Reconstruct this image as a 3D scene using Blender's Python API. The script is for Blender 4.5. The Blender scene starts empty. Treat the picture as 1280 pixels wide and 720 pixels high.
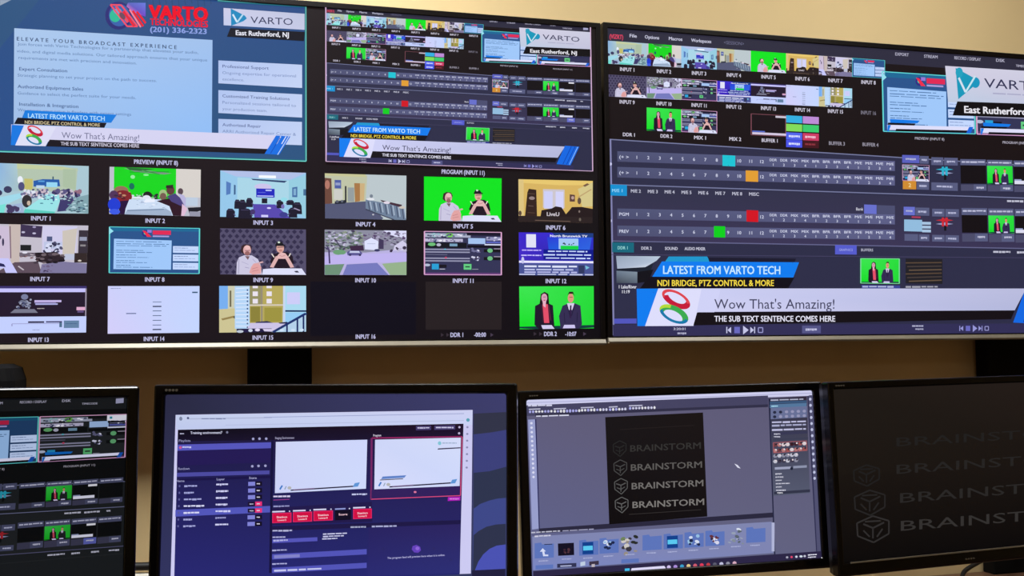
import bpy, math, random
from math import sin, cos, pi, radians
from mathutils import Vector, Matrix
from mathutils.geometry import tessellate_polygon

# ------------------------------------------------------------------ camera, world, lights
scene = bpy.context.scene
COL = scene.collection
EYE = Vector((0, 0, 1.25))
PSI, PIT, ROL, FPX = 0.27899644, 0.05675072, -0.01158103, 1351.5
FW = Vector((sin(PSI) * cos(PIT), cos(PSI) * cos(PIT), sin(PIT)))
_r0 = Vector((cos(PSI), -sin(PSI), 0)); _u0 = _r0.cross(FW)
RT = _r0 * cos(ROL) + _u0 * sin(ROL)
UP = -_r0 * sin(ROL) + _u0 * cos(ROL)
cd = bpy.data.cameras.new('camera'); cam = bpy.data.objects.new('camera', cd); COL.objects.link(cam)
cam.matrix_world = Matrix(((RT.x, UP.x, -FW.x, EYE.x), (RT.y, UP.y, -FW.y, EYE.y), (RT.z, UP.z, -FW.z, EYE.z), (0, 0, 0, 1)))
cd.sensor_fit = 'HORIZONTAL'; cd.sensor_width = 36; cd.lens = 36 * FPX / 1280
cd.clip_start = 0.02; cd.clip_end = 50
scene.camera = cam
scene.view_settings.view_transform = 'Standard'
scene.view_settings.look = 'None'
scene.view_settings.exposure = 0.0
scene.view_settings.gamma = 1.0
scene.view_settings.use_curve_mapping = False
w = bpy.data.worlds.new('world'); scene.world = w; w.use_nodes = True
w.node_tree.nodes['Background'].inputs[0].default_value = (0.9, 0.85, 0.75, 1)
w.node_tree.nodes['Background'].inputs[1].default_value = 0.05
LAMPS = [(-0.05, 1.6, 36.0), (1.6, 1.6, 12.0), (0.9, -0.9, 2.5)]      # ceiling panels: x, y, watts
LAMP_COL = (0.97, 1.0, 1.0)

# ------------------------------------------------------------------ helpers
def lin(c):
    c = max(0.0, min(1.0, c / 255.0))
    return c / 12.92 if c <= 0.04045 else ((c + 0.055) / 1.055) ** 2.4
def material(name, col, rough=0.5, metal=0.0, noise=0.0, nscale=20.0, bump=0.0, emit=None, estr=0.0, spec=0.5):
    m = bpy.data.materials.new(name); m.use_nodes = True
    nt = m.node_tree; b = nt.nodes['Principled BSDF']
    c = tuple(lin(x) for x in col) + (1,)
    b.inputs['Base Color'].default_value = c
    b.inputs['Roughness'].default_value = rough; b.inputs['Metallic'].default_value = metal
    b.inputs['Specular IOR Level'].default_value = spec
    if noise or bump:
        tc = nt.nodes.new('ShaderNodeTexCoord'); n = nt.nodes.new('ShaderNodeTexNoise')
        n.inputs['Scale'].default_value = nscale; n.inputs['Detail'].default_value = 6
        nt.links.new(tc.outputs['Object'], n.inputs['Vector'])
        if noise:
            r = nt.nodes.new('ShaderNodeValToRGB')
            r.color_ramp.elements[0].position = 0.3; r.color_ramp.elements[1].position = 0.7
            r.color_ramp.elements[0].color = tuple(x * (1 - noise) for x in c[:3]) + (1,)
            r.color_ramp.elements[1].color = tuple(min(1, x * (1 + noise)) for x in c[:3]) + (1,)
            nt.links.new(n.outputs['Fac'], r.inputs['Fac']); nt.links.new(r.outputs['Color'], b.inputs['Base Color'])
        if bump:
            bp = nt.nodes.new('ShaderNodeBump'); bp.inputs['Strength'].default_value = bump; bp.inputs['Distance'].default_value = 0.002
            nt.links.new(n.outputs['Fac'], bp.inputs['Height']); nt.links.new(bp.outputs['Normal'], b.inputs['Normal'])
    if emit:
        b.inputs['Emission Color'].default_value = tuple(lin(x) for x in emit) + (1,)
        b.inputs['Emission Strength'].default_value = estr
    return m
def wood_material(name, c1, c2, rough=0.45):
    m = bpy.data.materials.new(name); m.use_nodes = True
    nt = m.node_tree; b = nt.nodes['Principled BSDF']
    tc = nt.nodes.new('ShaderNodeTexCoord'); mp = nt.nodes.new('ShaderNodeMapping')
    mp.inputs['Scale'].default_value = (1, 12, 12)
    wv = nt.nodes.new('ShaderNodeTexNoise'); wv.inputs['Scale'].default_value = 6; wv.inputs['Detail'].default_value = 8
    r = nt.nodes.new('ShaderNodeValToRGB')
    r.color_ramp.elements[0].color = tuple(lin(x) for x in c1) + (1,); r.color_ramp.elements[1].color = tuple(lin(x) for x in c2) + (1,)
    nt.links.new(tc.outputs['Object'], mp.inputs[0]); nt.links.new(mp.outputs[0], wv.inputs['Vector'])
    nt.links.new(wv.outputs['Fac'], r.inputs['Fac']); nt.links.new(r.outputs['Color'], b.inputs['Base Color'])
    b.inputs['Roughness'].default_value = rough
    return m
M = {
    'wall': material('beige_wall_paint', (226, 199, 148), 0.85, noise=0.03, nscale=3, bump=0.15),
    'ceiling': material('ceiling_paint', (235, 232, 222), 0.9, noise=0.02, nscale=8),
    'floor': material('grey_carpet', (60, 56, 56), 0.95, noise=0.2, nscale=120, bump=0.5),
    'trim': material('white_trim', (220, 214, 200), 0.5, noise=0.02),
    'black': material('black_plastic', (17, 13, 13), 0.34, noise=0.15, nscale=60),
    'gloss': material('glossy_black_bezel', (9, 6, 7), 0.2, noise=0.1, nscale=30, spec=0.3),
    'tvbez': material('tv_black_bezel', (14, 9, 9), 0.4, noise=0.1, nscale=30, spec=0.2),
    'silver': material('silver_trim', (142, 133, 116), 0.42, metal=0.1, noise=0.05, nscale=14),
    'matte': material('matte_black', (7, 6, 7), 0.8, noise=0.2, nscale=40, spec=0.15),
    'cable': material('black_cable_rubber', (12, 9, 9), 0.6, noise=0.1),
    'desk': wood_material('dark_reddish_desk_wood', (84, 58, 44), (120, 86, 64)),
    'steel': material('dark_steel', (48, 48, 52), 0.4, metal=0.8, noise=0.05),
    'lamp': material('lamp_diffuser', (250, 245, 235), 0.5, emit=(255, 240, 215), estr=2.0, noise=0.01),
    'logo': material('printed_logo_grey', (128, 122, 112), 0.4, metal=0.5, noise=0.05),
    'cloth': material('speaker_cloth', (9, 9, 10), 0.9, noise=0.3, nscale=200, bump=0.5, spec=0.1),
}
def mesh_obj(name, verts, faces, mat, parent=None, smooth=False, bevel=0.0, seg=2):
    me = bpy.data.meshes.new(name); me.from_pydata([tuple(v) for v in verts], [], faces); me.update()
    me.materials.append(mat)
    o = bpy.data.objects.new(name, me); COL.objects.link(o); o.parent = parent
    if smooth:
        for p in me.polygons: p.use_smooth = True
    if bevel:
        b = o.modifiers.new('bevel', 'BEVEL'); b.width = bevel; b.segments = seg; b.limit_method = 'ANGLE'
    return o
class MB:
    def __init__(s): s.v = []; s.f = []
    def box(s, x0, y0, z0, x1, y1, z1):
        n = len(s.v)
        s.v += [(x0, y0, z0), (x1, y0, z0), (x1, y1, z0), (x0, y1, z0), (x0, y0, z1), (x1, y0, z1), (x1, y1, z1), (x0, y1, z1)]
        s.f += [tuple(n + i for i in q) for q in ((0, 3, 2, 1), (4, 5, 6, 7), (0, 1, 5, 4), (1, 2, 6, 5), (2, 3, 7, 6), (3, 0, 4, 7))]
        return s
    def tube(s, pts, r, k=10):
        pts = [Vector(p) for p in pts]; n0 = len(s.v)
        for i, p in enumerate(pts):
            d = (pts[min(i + 1, len(pts) - 1)] - pts[max(i - 1, 0)]).normalized()
            a = d.cross(Vector((0, 0, 1)) if abs(d.z) < 0.9 else Vector((0, 1, 0))).normalized(); b = d.cross(a)
            for j in range(k): s.v.append(tuple(p + a * r * cos(2 * pi * j / k) + b * r * sin(2 * pi * j / k)))
        for i in range(len(pts) - 1):
            for j in range(k):
                q = n0 + i * k; s.f.append((q + j, q + (j + 1) % k, q + k + (j + 1) % k, q + k + j))
        s.f.append(tuple(n0 + j for j in range(k))[::-1]); s.f.append(tuple(n0 + (len(pts) - 1) * k + j for j in range(k)))
        return s
    def frame(s, x0, z0, x1, z1, bl, bb, br, bt, y0, y1):
        # rectangular ring in XZ with border widths left/bottom/right/top, y0 front, y1 back
        o = [(x0, z0), (x1, z0), (x1, z1), (x0, z1)]; i = [(x0 + bl, z0 + bb), (x1 - br, z0 + bb), (x1 - br, z1 - bt), (x0 + bl, z1 - bt)]
        n = len(s.v)
        for y in (y0, y1):
            for p in o: s.v.append((p[0], y, p[1]))
            for p in i: s.v.append((p[0], y, p[1]))
        for k in range(4):
            l = (k + 1) % 4
            s.f += [(n + k, n + l, n + 4 + l, n + 4 + k), (n + 8 + l, n + 8 + k, n + 12 + k, n + 12 + l),
                    (n + l, n + k, n + 8 + k, n + 8 + l), (n + 4 + k, n + 4 + l, n + 12 + l, n + 12 + k)]
        return s
    def loft(s, rings):
        n = len(s.v); k = len(rings[0])
        for r in rings: s.v += [tuple(p) for p in r]
        for i in range(len(rings) - 1):
            for j in range(k):
                q = n + i * k; s.f.append((q + j, q + (j + 1) % k, q + k + (j + 1) % k, q + k + j))
        s.f.append(tuple(n + j for j in range(k))[::-1]); s.f.append(tuple(n + (len(rings) - 1) * k + j for j in range(k)))
        return s
    def build(s, name, mat, parent=None, **k): return mesh_obj(name, s.v, s.f, mat, parent, **k)
def thing(name, label, cat, mat=None, loc=None, group=None):
    o = bpy.data.objects.new(name, None); COL.objects.link(o); o.empty_display_size = 0.1
    if mat is not None: o.matrix_world = mat
    if loc is not None: o.location = loc
    return tag(o, label, cat, group)
def tag(o, label, cat, group=None):
    o['label'] = label; o['category'] = cat
    if group: o['group'] = group
    return o
def struct(o): o['kind'] = 'structure'; return o

# ------------------------------------------------------------------ room
X0, X1, Y0, YW, ZC = -2.3, 3.6, -2.2, 2.33, 2.62
struct(MB().box(X0 - .1, Y0 - .1, -.1, X1 + .1, YW + .1, 0).build('floor', M['floor']))
struct(MB().box(X0 - .1, Y0 - .1, ZC, X1 + .1, YW + .1, ZC + .1).build('ceiling', M['ceiling']))
struct(MB().box(X0, YW, 0, X1, YW + .1, ZC).build('wall_back', M['wall']))
struct(MB().box(X0, Y0 - .1, 0, X1, Y0, ZC).build('wall_front', M['wall']))
struct(MB().box(X0 - .1, Y0, 0, X0, YW, ZC).build('wall_left', M['wall']))
struct(MB().box(X1, Y0, 0, X1 + .1, YW, ZC).build('wall_right', M['wall']))
struct(MB().box(X0, YW - .014, 0, X1, YW, .1).build('baseboard_back', M['trim'], bevel=.004))

for i, (lx, ly, wt) in enumerate(LAMPS):
    t = thing('ceiling_light', ['white ceiling light panel above the left television', 'white ceiling light panel above the right television', 'white ceiling light panel over the back of the room'][i], 'ceiling light', loc=(lx, ly, ZC - .04))
    MB().frame(-.32, -.17, .32, .17, .02, .02, .02, .02, -.02, .02).build('frame', M['trim'], t).rotation_euler = (pi / 2, 0, 0)
    MB().box(-.3, -.15, .01, .3, .15, .018).build('diffuser', M['lamp'], t)
    ld = bpy.data.lights.new('lamp', 'AREA'); ld.shape = 'RECTANGLE'; ld.size = .58; ld.size_y = .28; ld.energy = wt; ld.color = LAMP_COL
    lo = bpy.data.objects.new('lamp', ld); COL.objects.link(lo); lo.parent = t; lo.location = (0, 0, 0)

# ------------------------------------------------------------------ screen pictures: coloured shapes lying in the plane of a screen
_txt = {}
def glyphs(s, bold, sp=1.0):
    k = (s, bold, sp)
    if k not in _txt:
        cu = bpy.data.curves.new('t', 'FONT'); cu.body = s; cu.size = 1; cu.resolution_u = 2; cu.fill_mode = 'FRONT'; cu.space_character = sp
        o = bpy.data.objects.new('t', cu); COL.objects.link(o)
        me = bpy.data.meshes.new_from_object(o)
        v0 = [(a.co.x, a.co.y) for a in me.vertices]; f0 = [tuple(p.vertices) for p in me.polygons]
        bpy.data.objects.remove(o); bpy.data.curves.remove(cu); bpy.data.meshes.remove(me)
        v, f = [], []
        for dx, dy in (((0, 0),) if bold <= 0 else ((-bold, -bold * .5), (bold, -bold * .5), (bold, bold * .5), (-bold, bold * .5))):
            n = len(v); v += [(a + dx, b + dy) for a, b in v0]; f += [tuple(n + i for i in q) for q in f0]
        xs = [a[0] for a in v] or [0, 1]
        _txt[k] = (v, f, min(xs), max(xs))
    return _txt[k]
CAP = 0.70
class Canvas:
    DZ = 0.000008
    def __init__(s, mw, tint=None):
        s.mw = mw; s.inv = mw.inverted(); s.v = []; s.f = []; s.c = []; s.y = 0.0; s.tint = tint; s.hold = False; s.y0 = 0
    def px(s, x, y):
        d = FW + RT * ((x - 640) / FPX) - UP * ((y - 360) / FPX)
        o = s.inv @ EYE; dd = (s.inv.to_3x3() @ d); k = -o.y / dd.y
        return (o.x + dd.x * k, o.z + dd.z * k)
    def add(s, pts, faces, cols):
        if not s.hold: s.y += s.DZ
        n = len(s.v)
        s.v += [(p[0], -s.y, p[1]) for p in pts]
        s.f += [tuple(n + i for i in f) for f in faces]
        if s.tint: cols = [s.tint(c) for c in cols]
        s.c += [tuple(lin(x) for x in c) for c in cols]
    def build(s, name, parent):
        me = bpy.data.meshes.new(name); me.from_pydata(s.v, [], s.f); me.update()
        a = me.color_attributes.new('pixels', 'FLOAT_COLOR', 'POINT')
        for i, c in enumerate(s.c): a.data[i].color = (*c, 1)
        me.materials.append(SCREEN); o = bpy.data.objects.new(name, me); COL.objects.link(o); o.parent = parent
        return o
SCREEN = bpy.data.materials.new('lit_screen'); SCREEN.use_nodes = True
_nt = SCREEN.node_tree; _b = _nt.nodes['Principled BSDF']; _a = _nt.nodes.new('ShaderNodeAttribute'); _a.attribute_name = 'pixels'
_b.inputs['Base Color'].default_value = (.004, .004, .005, 1); _b.inputs['Roughness'].default_value = .42; _b.inputs['Specular IOR Level'].default_value = .06
_nt.links.new(_a.outputs['Color'], _b.inputs['Emission Color']); _b.inputs['Emission Strength'].default_value = 1.0

cv = None
def PG(m, pts, col):
    cols = col if isinstance(col, list) else [col] * len(pts)
    q = [m(*p) for p in pts]
    if len(q) <= 4: f = [tuple(range(len(q)))]
    else: f = tessellate_polygon([[Vector((a[0], a[1], 0)) for a in q]])
    cv.add(q, f, cols)
def Q(m, x0, y0, x1, y1, col): PG(m, [(x0, y0), (x1, y0), (x1, y1), (x0, y1)], col)
def S(m, x0, y0, x1, y1, h, col, h1=None):
    "slanted band: top edge from (x0,y0) to (x1,y1), h tall"
    PG(m, [(x0, y0), (x1, y1), (x1, y1 + (h if h1 is None else h1)), (x0, y0 + h)], col)
def LN(m, pts, wd, col):
    for (a, b), (c, d) in zip(pts[:-1], pts[1:]):
        L = math.hypot(c - a, d - b) or 1; nx, ny = -(d - b) / L * wd / 2, (c - a) / L * wd / 2
        PG(m, [(a + nx, b + ny), (c + nx, d + ny), (c - nx, d - ny), (a - nx, b - ny)], col)
def EL(m, cx, cy, rx, ry, col, rot=0, n=16, a0=0, a1=2 * pi):
    pts = []
    for i in range(n):
        t = a0 + (a1 - a0) * i / (n if a1 - a0 > 6.28 else n - 1)
        x, y = rx * cos(t), ry * sin(t); pts.append((cx + x * cos(rot) - y * sin(rot), cy + x * sin(rot) + y * cos(rot)))
    PG(m, pts, col)
def CRES(m, cx, cy, rx, ry, rot, dx, dy, k, col, a0, a1, n=14):
    "crescent between an ellipse arc and a smaller shifted one"
    def P(t, sx, sy, ox, oy):
        x, y = rx * sx * cos(t) + ox, ry * sy * sin(t) + oy
        return (cx + x * cos(rot) - y * sin(rot), cy + x * sin(rot) + y * cos(rot))
    o = [P(a0 + (a1 - a0) * i / (n - 1), 1, 1, 0, 0) for i in range(n)]
    i_ = [P(a0 + (a1 - a0) * i / (n - 1), k, k, dx, dy) for i in range(n)]
    for a in range(n - 1): PG(m, [o[a], o[a + 1], i_[a + 1], i_[a]], col); cv.hold = True
    cv.hold = False
def OUT(m, pts, wd, col):
    LN(m, pts + [pts[0]], wd, col)
def TX(m, s, x, y, h, w, col, sl=0.0, bold=0.0, al='l', vs=0.0, sp=1.0):
    "text: baseline start (x,y), cap height h, width w (all in m's units), sl = baseline slope"
    v, f, a, b = glyphs(s, bold, sp)
    if not v: return
    if w is None: w = (b - a) * h / CAP
    if al == 'c': x = x - w / 2; y = y - w / 2 * sl
    k = w / (b - a)
    cv.add([m(x + (p[0] - a) * k + vs * p[1] / CAP * h, y + (p[0] - a) * k * sl - p[1] / CAP * h) for p in v], f, [col] * len(v))
def WIN(m, tl, tr, br, bl):
    def g(u, v):
        x = (tl[0] * (1 - u) + tr[0] * u) * (1 - v) + (bl[0] * (1 - u) + br[0] * u) * v
        y = (tl[1] * (1 - u) + tr[1] * u) * (1 - v) + (bl[1] * (1 - u) + br[1] * u) * v
        return m(x, y)
    return g
def BLOBS(m, n, x0, y0, x1, y1, r, cols, seed, asp=1.8):
    rnd = random.Random(seed)
    for i in range(n):
        x, y = rnd.uniform(x0, x1), rnd.uniform(y0, y1); q = r * rnd.uniform(.5, 1.3)
        EL(m, x, y, q, q * asp * rnd.uniform(.6, 1.2), rnd.choice(cols), rot=rnd.uniform(-.5, .5), n=7)
def DASH(m, x0, y0, x1, h, col, sl=0.0, seed=0):
    "an unreadably small run of writing: word-length strokes"
    rnd = random.Random(seed + int(x0 * 7 + y0 * 13)); x = x0; u = (x1 - x0)
    cv.y += cv.DZ; cv.hold = True
    while x < x1:
        l = u * rnd.uniform(.12, .32); e = min(x1, x + l); hh = h * rnd.uniform(.7, 1.0)
        S(m, x, y0 + (x - x0) * sl, e, y0 + (e - x0) * sl, hh, col); x = e + u * .03
    cv.hold = False
W_ = (232, 232, 250); G_ = (0, 226, 30)

# ---- the camera pictures, each in 0..1 coordinates of its little window
def T1(m):
    Q(m, 0, 0, 1, 1, (170, 200, 212)); PG(m, [(0, 0), (.25, 0), (.27, .55), (0, .6)], [(140, 180, 225), (178, 205, 205), (170, 196, 196), (150, 190, 220)])
    PG(m, [(.22, .02), (.88, .05), (.86, .55), (.24, .55)], (180, 197, 176)); PG(m, [(.22, 0), (.72, .03), (.9, .1), (.22, .1)], (196, 205, 160))
    PG(m, [(.72, .08), (.86, .08), (.86, .5), (.72, .45)], (172, 192, 165))
    Q(m, .3, .3, .39, .52, (196, 190, 110)); PG(m, [(.4, .34), (.5, .3), (.68, .3), (.69, .44), (.4, .46)], (38, 92, 170))
    Q(m, .54, .36, .66, .46, (150, 215, 245)); Q(m, .43, .43, .52, .49, (190, 215, 235)); Q(m, .45, .33, .52, .36, (90, 160, 220)); Q(m, .605, .24, .62, .3, (60, 90, 110))
    EL(m, .255, .33, .03, .08, (235, 240, 250)); EL(m, .268, .46, .035, .09, (80, 80, 125))
    EL(m, .12, .53, .045, .07, (60, 60, 95)); EL(m, .02, .6, .04, .06, (55, 55, 90))
    PG(m, [(0, .7), (.3, .58), (.3, .66), (.12, .82), (0, .86)], (160, 218, 235)); PG(m, [(0, .86), (.1, .82), (.08, 1), (0, 1)], (120, 225, 215))
    BLOBS(m, 55, .28, .52, .56, .68, .022, [(70, 70, 110), (200, 180, 195), (110, 110, 150), (220, 225, 240)], 3)
    BLOBS(m, 80, .62, .53, .9, .8, .024, [(60, 55, 100), (150, 110, 130), (90, 85, 130), (200, 190, 205), (45, 40, 80)], 4)
    EL(m, .33, .76, .055, .13, (50, 48, 52)); EL(m, .35, .8, .02, .05, (200, 180, 160))
    PG(m, [(.55, .6), (.68, .62), (.69, .74), (.64, .97), (.31, .92)], (155, 228, 232)); PG(m, [(.31, .92), (.64, .97), (.63, 1), (.29, 1)], (90, 205, 190))
    EL(m, .62, .7, .012, .06, (70, 100, 150)); EL(m, .49, .8, .02, .012, (70, 130, 150)); EL(m, .6, .8, .015, .01, (80, 130, 160))
    PG(m, [(.69, .75), (.86, .66), (.76, .95), (.66, .97)], (62, 58, 108)); PG(m, [(.88, .66), (1, .6), (1, 1), (.75, .93)], (130, 165, 175))
    BLOBS(m, 40, .78, .68, .99, .97, .018, [(90, 130, 150), (180, 210, 220), (70, 110, 120), (60, 80, 100)], 6, 1); BLOBS(m, 26, .4, .6, .66, .72, .014, [(230, 240, 250), (120, 150, 190), (70, 80, 120)], 61, 1)
    PG(m, [(.12, .85), (.28, .8), (.3, 1), (.1, 1)], (160, 180, 215)); BLOBS(m, 7, .12, .88, .27, .98, .03, [(70, 60, 100), (190, 200, 225)], 8)
def T2(m):
    Q(m, 0, 0, 1, 1, (190, 192, 205)); Q(m, .05, 0, .73, .65, (22, 214, 28)); Q(m, .73, 0, 1, .6, (216, 210, 205))
    PG(m, [(.15, .02), (.4, .05), (.68, .1), (.6, .13), (.3, .1)], (120, 150, 130)); PG(m, [(.18, .0), (.5, .02), (.35, .07), (.22, .06)], (40, 110, 50))
    LN(m, [(.35, .05), (.55, .13)], .02, (60, 150, 70)); LN(m, [(.22, .1), (.65, .07)], .015, (30, 140, 45))
    EL(m, .255, .2, .025, .04, (150, 235, 160)); EL(m, .4, .15, .03, .02, (140, 240, 150)); EL(m, .245, .4, .03, .07, (20, 110, 90))
    BLOBS(m, 60, .25, .57, .75, .7, .018, [(70, 90, 80), (210, 225, 235), (40, 40, 45), (170, 200, 180)], 12)
    EL(m, .13, .5, .08, .1, (150, 110, 90)); EL(m, .15, .62, .1, .13, (130, 35, 42)); EL(m, .05, .6, .05, .1, (80, 50, 90))
    PG(m, [(.12, .72), (.22, .7), (.2, 1), (.1, 1)], (40, 15, 60)); EL(m, .055, .8, .07, .14, (32, 60, 210)); EL(m, .06, .95, .06, .06, (60, 90, 230))
    EL(m, .42, .58, .05, .08, (30, 28, 30)); EL(m, .41, .66, .05, .08, (225, 230, 245))
    EL(m, .59, .55, .045, .1, (160, 190, 130)); EL(m, .59, .6, .035, .08, (120, 90, 80))
    PG(m, [(.22, .68), (.55, .66), (.68, .82), (.7, 1), (.17, 1), (.18, .88)], (205, 222, 245)); PG(m, [(.2, .9), (.62, .85), (.68, .92), (.69, 1), (.17, 1)], (160, 178, 205))
    LN(m, [(.2, .92), (.6, .87)], .02, (120, 140, 170)); BLOBS(m, 16, .3, .68, .6, .84, .02, [(235, 240, 255), (150, 165, 195), (180, 195, 225)], 71, .5); BLOBS(m, 12, .06, .5, .25, .68, .02, [(190, 140, 110), (90, 30, 40), (60, 40, 60)], 72, 1); PG(m, [(.4, .66), (.5, .66), (.5, .72), (.38, .74)], (235, 240, 255)); Q(m, .25, .62, .36, .66, (225, 232, 245))
    PG(m, [(.52, .7), (.72, .6), (.8, .75), (.8, 1), (.7, 1), (.66, .8)], (48, 20, 35)); EL(m, .67, .46, .045, .1, (95, 60, 58)); PG(m, [(.62, .36), (.7, .34), (.7, .42), (.62, .42)], (50, 40, 40))
    PG(m, [(.64, .6), (.72, .52), (.78, .62), (.84, .75), (.8, .8), (.68, .7)], (75, 65, 125)); EL(m, .78, .48, .03, .07, (90, 70, 80)); PG(m, [(.75, .52), (.82, .56), (.88, .78), (.83, .8)], (185, 180, 220))
    Q(m, .84, .6, .97, .78, (190, 205, 225)); PG(m, [(.8, .74), (.86, .85), (.82, 1), (.79, 1)], (225, 190, 215)); PG(m, [(.86, .82), (1, .8), (1, .88), (.88, .95)], (30, 28, 38)); Q(m, .88, .9, 1, 1, (150, 150, 170))
def T3(m):
    Q(m, 0, 0, 1, 1, (150, 200, 235)); PG(m, [(0, 0), (1, 0), (.82, .16), (.18, .12)], (178, 192, 232)); PG(m, [(.2, .14), (.8, .18), (.8, .7), (.2, .7)], (170, 214, 232))
    PG(m, [(.8, .18), (1, .06), (1, 1), (.8, .7)], (150, 205, 225)); Q(m, .45, .08, .65, .14, (245, 250, 255))
    PG(m, [(.36, .16), (.78, .19), (.75, .23), (.38, .19)], (45, 65, 110)); EL(m, .5, .33, .1, .07, (205, 195, 235))
    PG(m, [(.07, .23), (.125, .27), (.12, .5), (.07, .53)], (85, 125, 190)); PG(m, [(.16, .3), (.18, .31), (.18, .51), (.16, .52)], (60, 95, 140))
    PG(m, [(.84, .33), (.9, .31), (.9, .54), (.84, .54)], (70, 110, 165)); PG(m, [(.855, .36), (.885, .35), (.885, .5), (.855, .5)], (130, 175, 210)); Q(m, .97, .36, 1, .5, (70, 110, 150))
    Q(m, .42, .37, .635, .56, (35, 40, 190)); Q(m, .43, .52, .62, .54, (200, 205, 255)); Q(m, .53, .39, .6, .42, (190, 200, 250)); Q(m, .44, .45, .53, .46, (110, 120, 230))
    Q(m, .485, .58, .55, .69, (28, 25, 45)); PG(m, [(.38, .71), (.64, .71), (.82, 1), (.4, 1)], (88, 72, 175)); EL(m, .57, .79, .025, .02, (215, 210, 255)); Q(m, .48, .94, .56, .99, (210, 205, 250))
    for x, y, rx, ry in ((.12, .92, .05, .1), (.2, .72, .035, .1), (.26, .78, .045, .16), (.34, .68, .04, .1), (.29, .92, .08, .11), (.7, .7, .04, .09), (.82, .66, .045, .055), (.9, .78, .055, .13), (.85, .88, .05, .11)):
        k_ = 1 if x < .5 else -1
        PG(m, [(x - rx, y + ry), (x - rx * (.9 if k_ > 0 else 1.1), y - ry * .5), (x - rx * .5, y - ry), (x + rx * .5, y - ry), (x + rx * (1.1 if k_ > 0 else .9), y - ry * .4), (x + rx, y + ry)], (30, 26, 46)); LN(m, [(x - rx * .6, y - ry * .7), (x + rx * .6, y - ry * .7)], .012, (74, 68, 104)); LN(m, [(x + rx * .8 * k_, y + ry * .1), (x + rx * 1.2 * k_, y + ry * .5)], .016, (84, 76, 120))
    EL(m, .38, .88, .03, .06, (70, 55, 110)); EL(m, .74, .93, .05, .06, (60, 60, 140)); EL(m, .745, .6, .04, .05, (150, 220, 235)); LN(m, [(.86, .78), (.93, .83)], .02, (160, 150, 185)); EL(m, .73, .75, .02, .05, (120, 110, 180))
    PG(m, [(.0, 0), (.12, 0), (.12, 1), (0, 1)], [(190, 205, 250), (165, 200, 240), (155, 200, 235), (175, 200, 245)]) if False else None
def T4(m):
    Q(m, 0, 0, 1, 1, (188, 200, 205)); PG(m, [(0, 0), (.52, .02), (.5, .62), (0, .68)], (192, 196, 168)); PG(m, [(0, 0), (.5, 0), (.5, .06), (0, .05)], (200, 198, 150))
    PG(m, [(0, .1), (.08, .11), (.09, .66), (0, .7)], (110, 72, 60)); EL(m, .03, .25, .03, .1, (180, 120, 105)); Q(m, .12, .14, .2, .33, (80, 95, 165)); Q(m, .13, .2, .19, .26, (150, 160, 200)); Q(m, .11, .35, .22, .58, (205, 205, 200))
    Q(m, .245, .27, .265, .64, (35, 35, 45)); Q(m, .28, .3, .36, .62, (150, 158, 160)); PG(m, [(.36, .2), (.44, .2), (.43, .6), (.37, .62)], (168, 120, 72)); PG(m, [(.43, .2), (.49, .2), (.48, .58), (.43, .59)], (205, 176, 128))
    PG(m, [(0, .68), (.5, .6), (.72, .97), (.7, 1), (0, 1)], (84, 88, 118)); PG(m, [(.12, .62), (.25, .58), (.25, .66), (.12, .68)], (38, 42, 55)); BLOBS(m, 26, .52, .62, .98, .92, .014, [(150, 168, 190), (80, 92, 120), (190, 190, 200)], 91, 2.2); EL(m, .15, .62, .02, .03, (90, 95, 110)); EL(m, .21, .61, .015, .03, (100, 105, 120))
    PG(m, [(.5, .56), (.98, .7), (1, 1), (.84, 1), (.5, .76)], (112, 130, 155))
    for i in range(7): LN(m, [(.53 + i * .07, .6 + i * .02), (.55 + i * .07, .8 + i * .03)], .012, (70, 80, 105)); LN(m, [(.555 + i * .07, .6 + i * .02), (.575 + i * .07, .78 + i * .03)], .012, (175, 190, 210))
    PG(m, [(.68, .56), (.95, .66), (.93, .72), (.7, .6)], (70, 45, 60)); EL(m, .56, .55, .05, .03, (225, 228, 235)); EL(m, .57, .48, .02, .04, (120, 130, 145)); EL(m, .76, .62, .04, .03, (225, 215, 230)); EL(m, .95, .72, .04, .03, (205, 195, 185)); LN(m, [(.5, .78), (.85, 1)], .02, (60, 65, 85))
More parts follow.
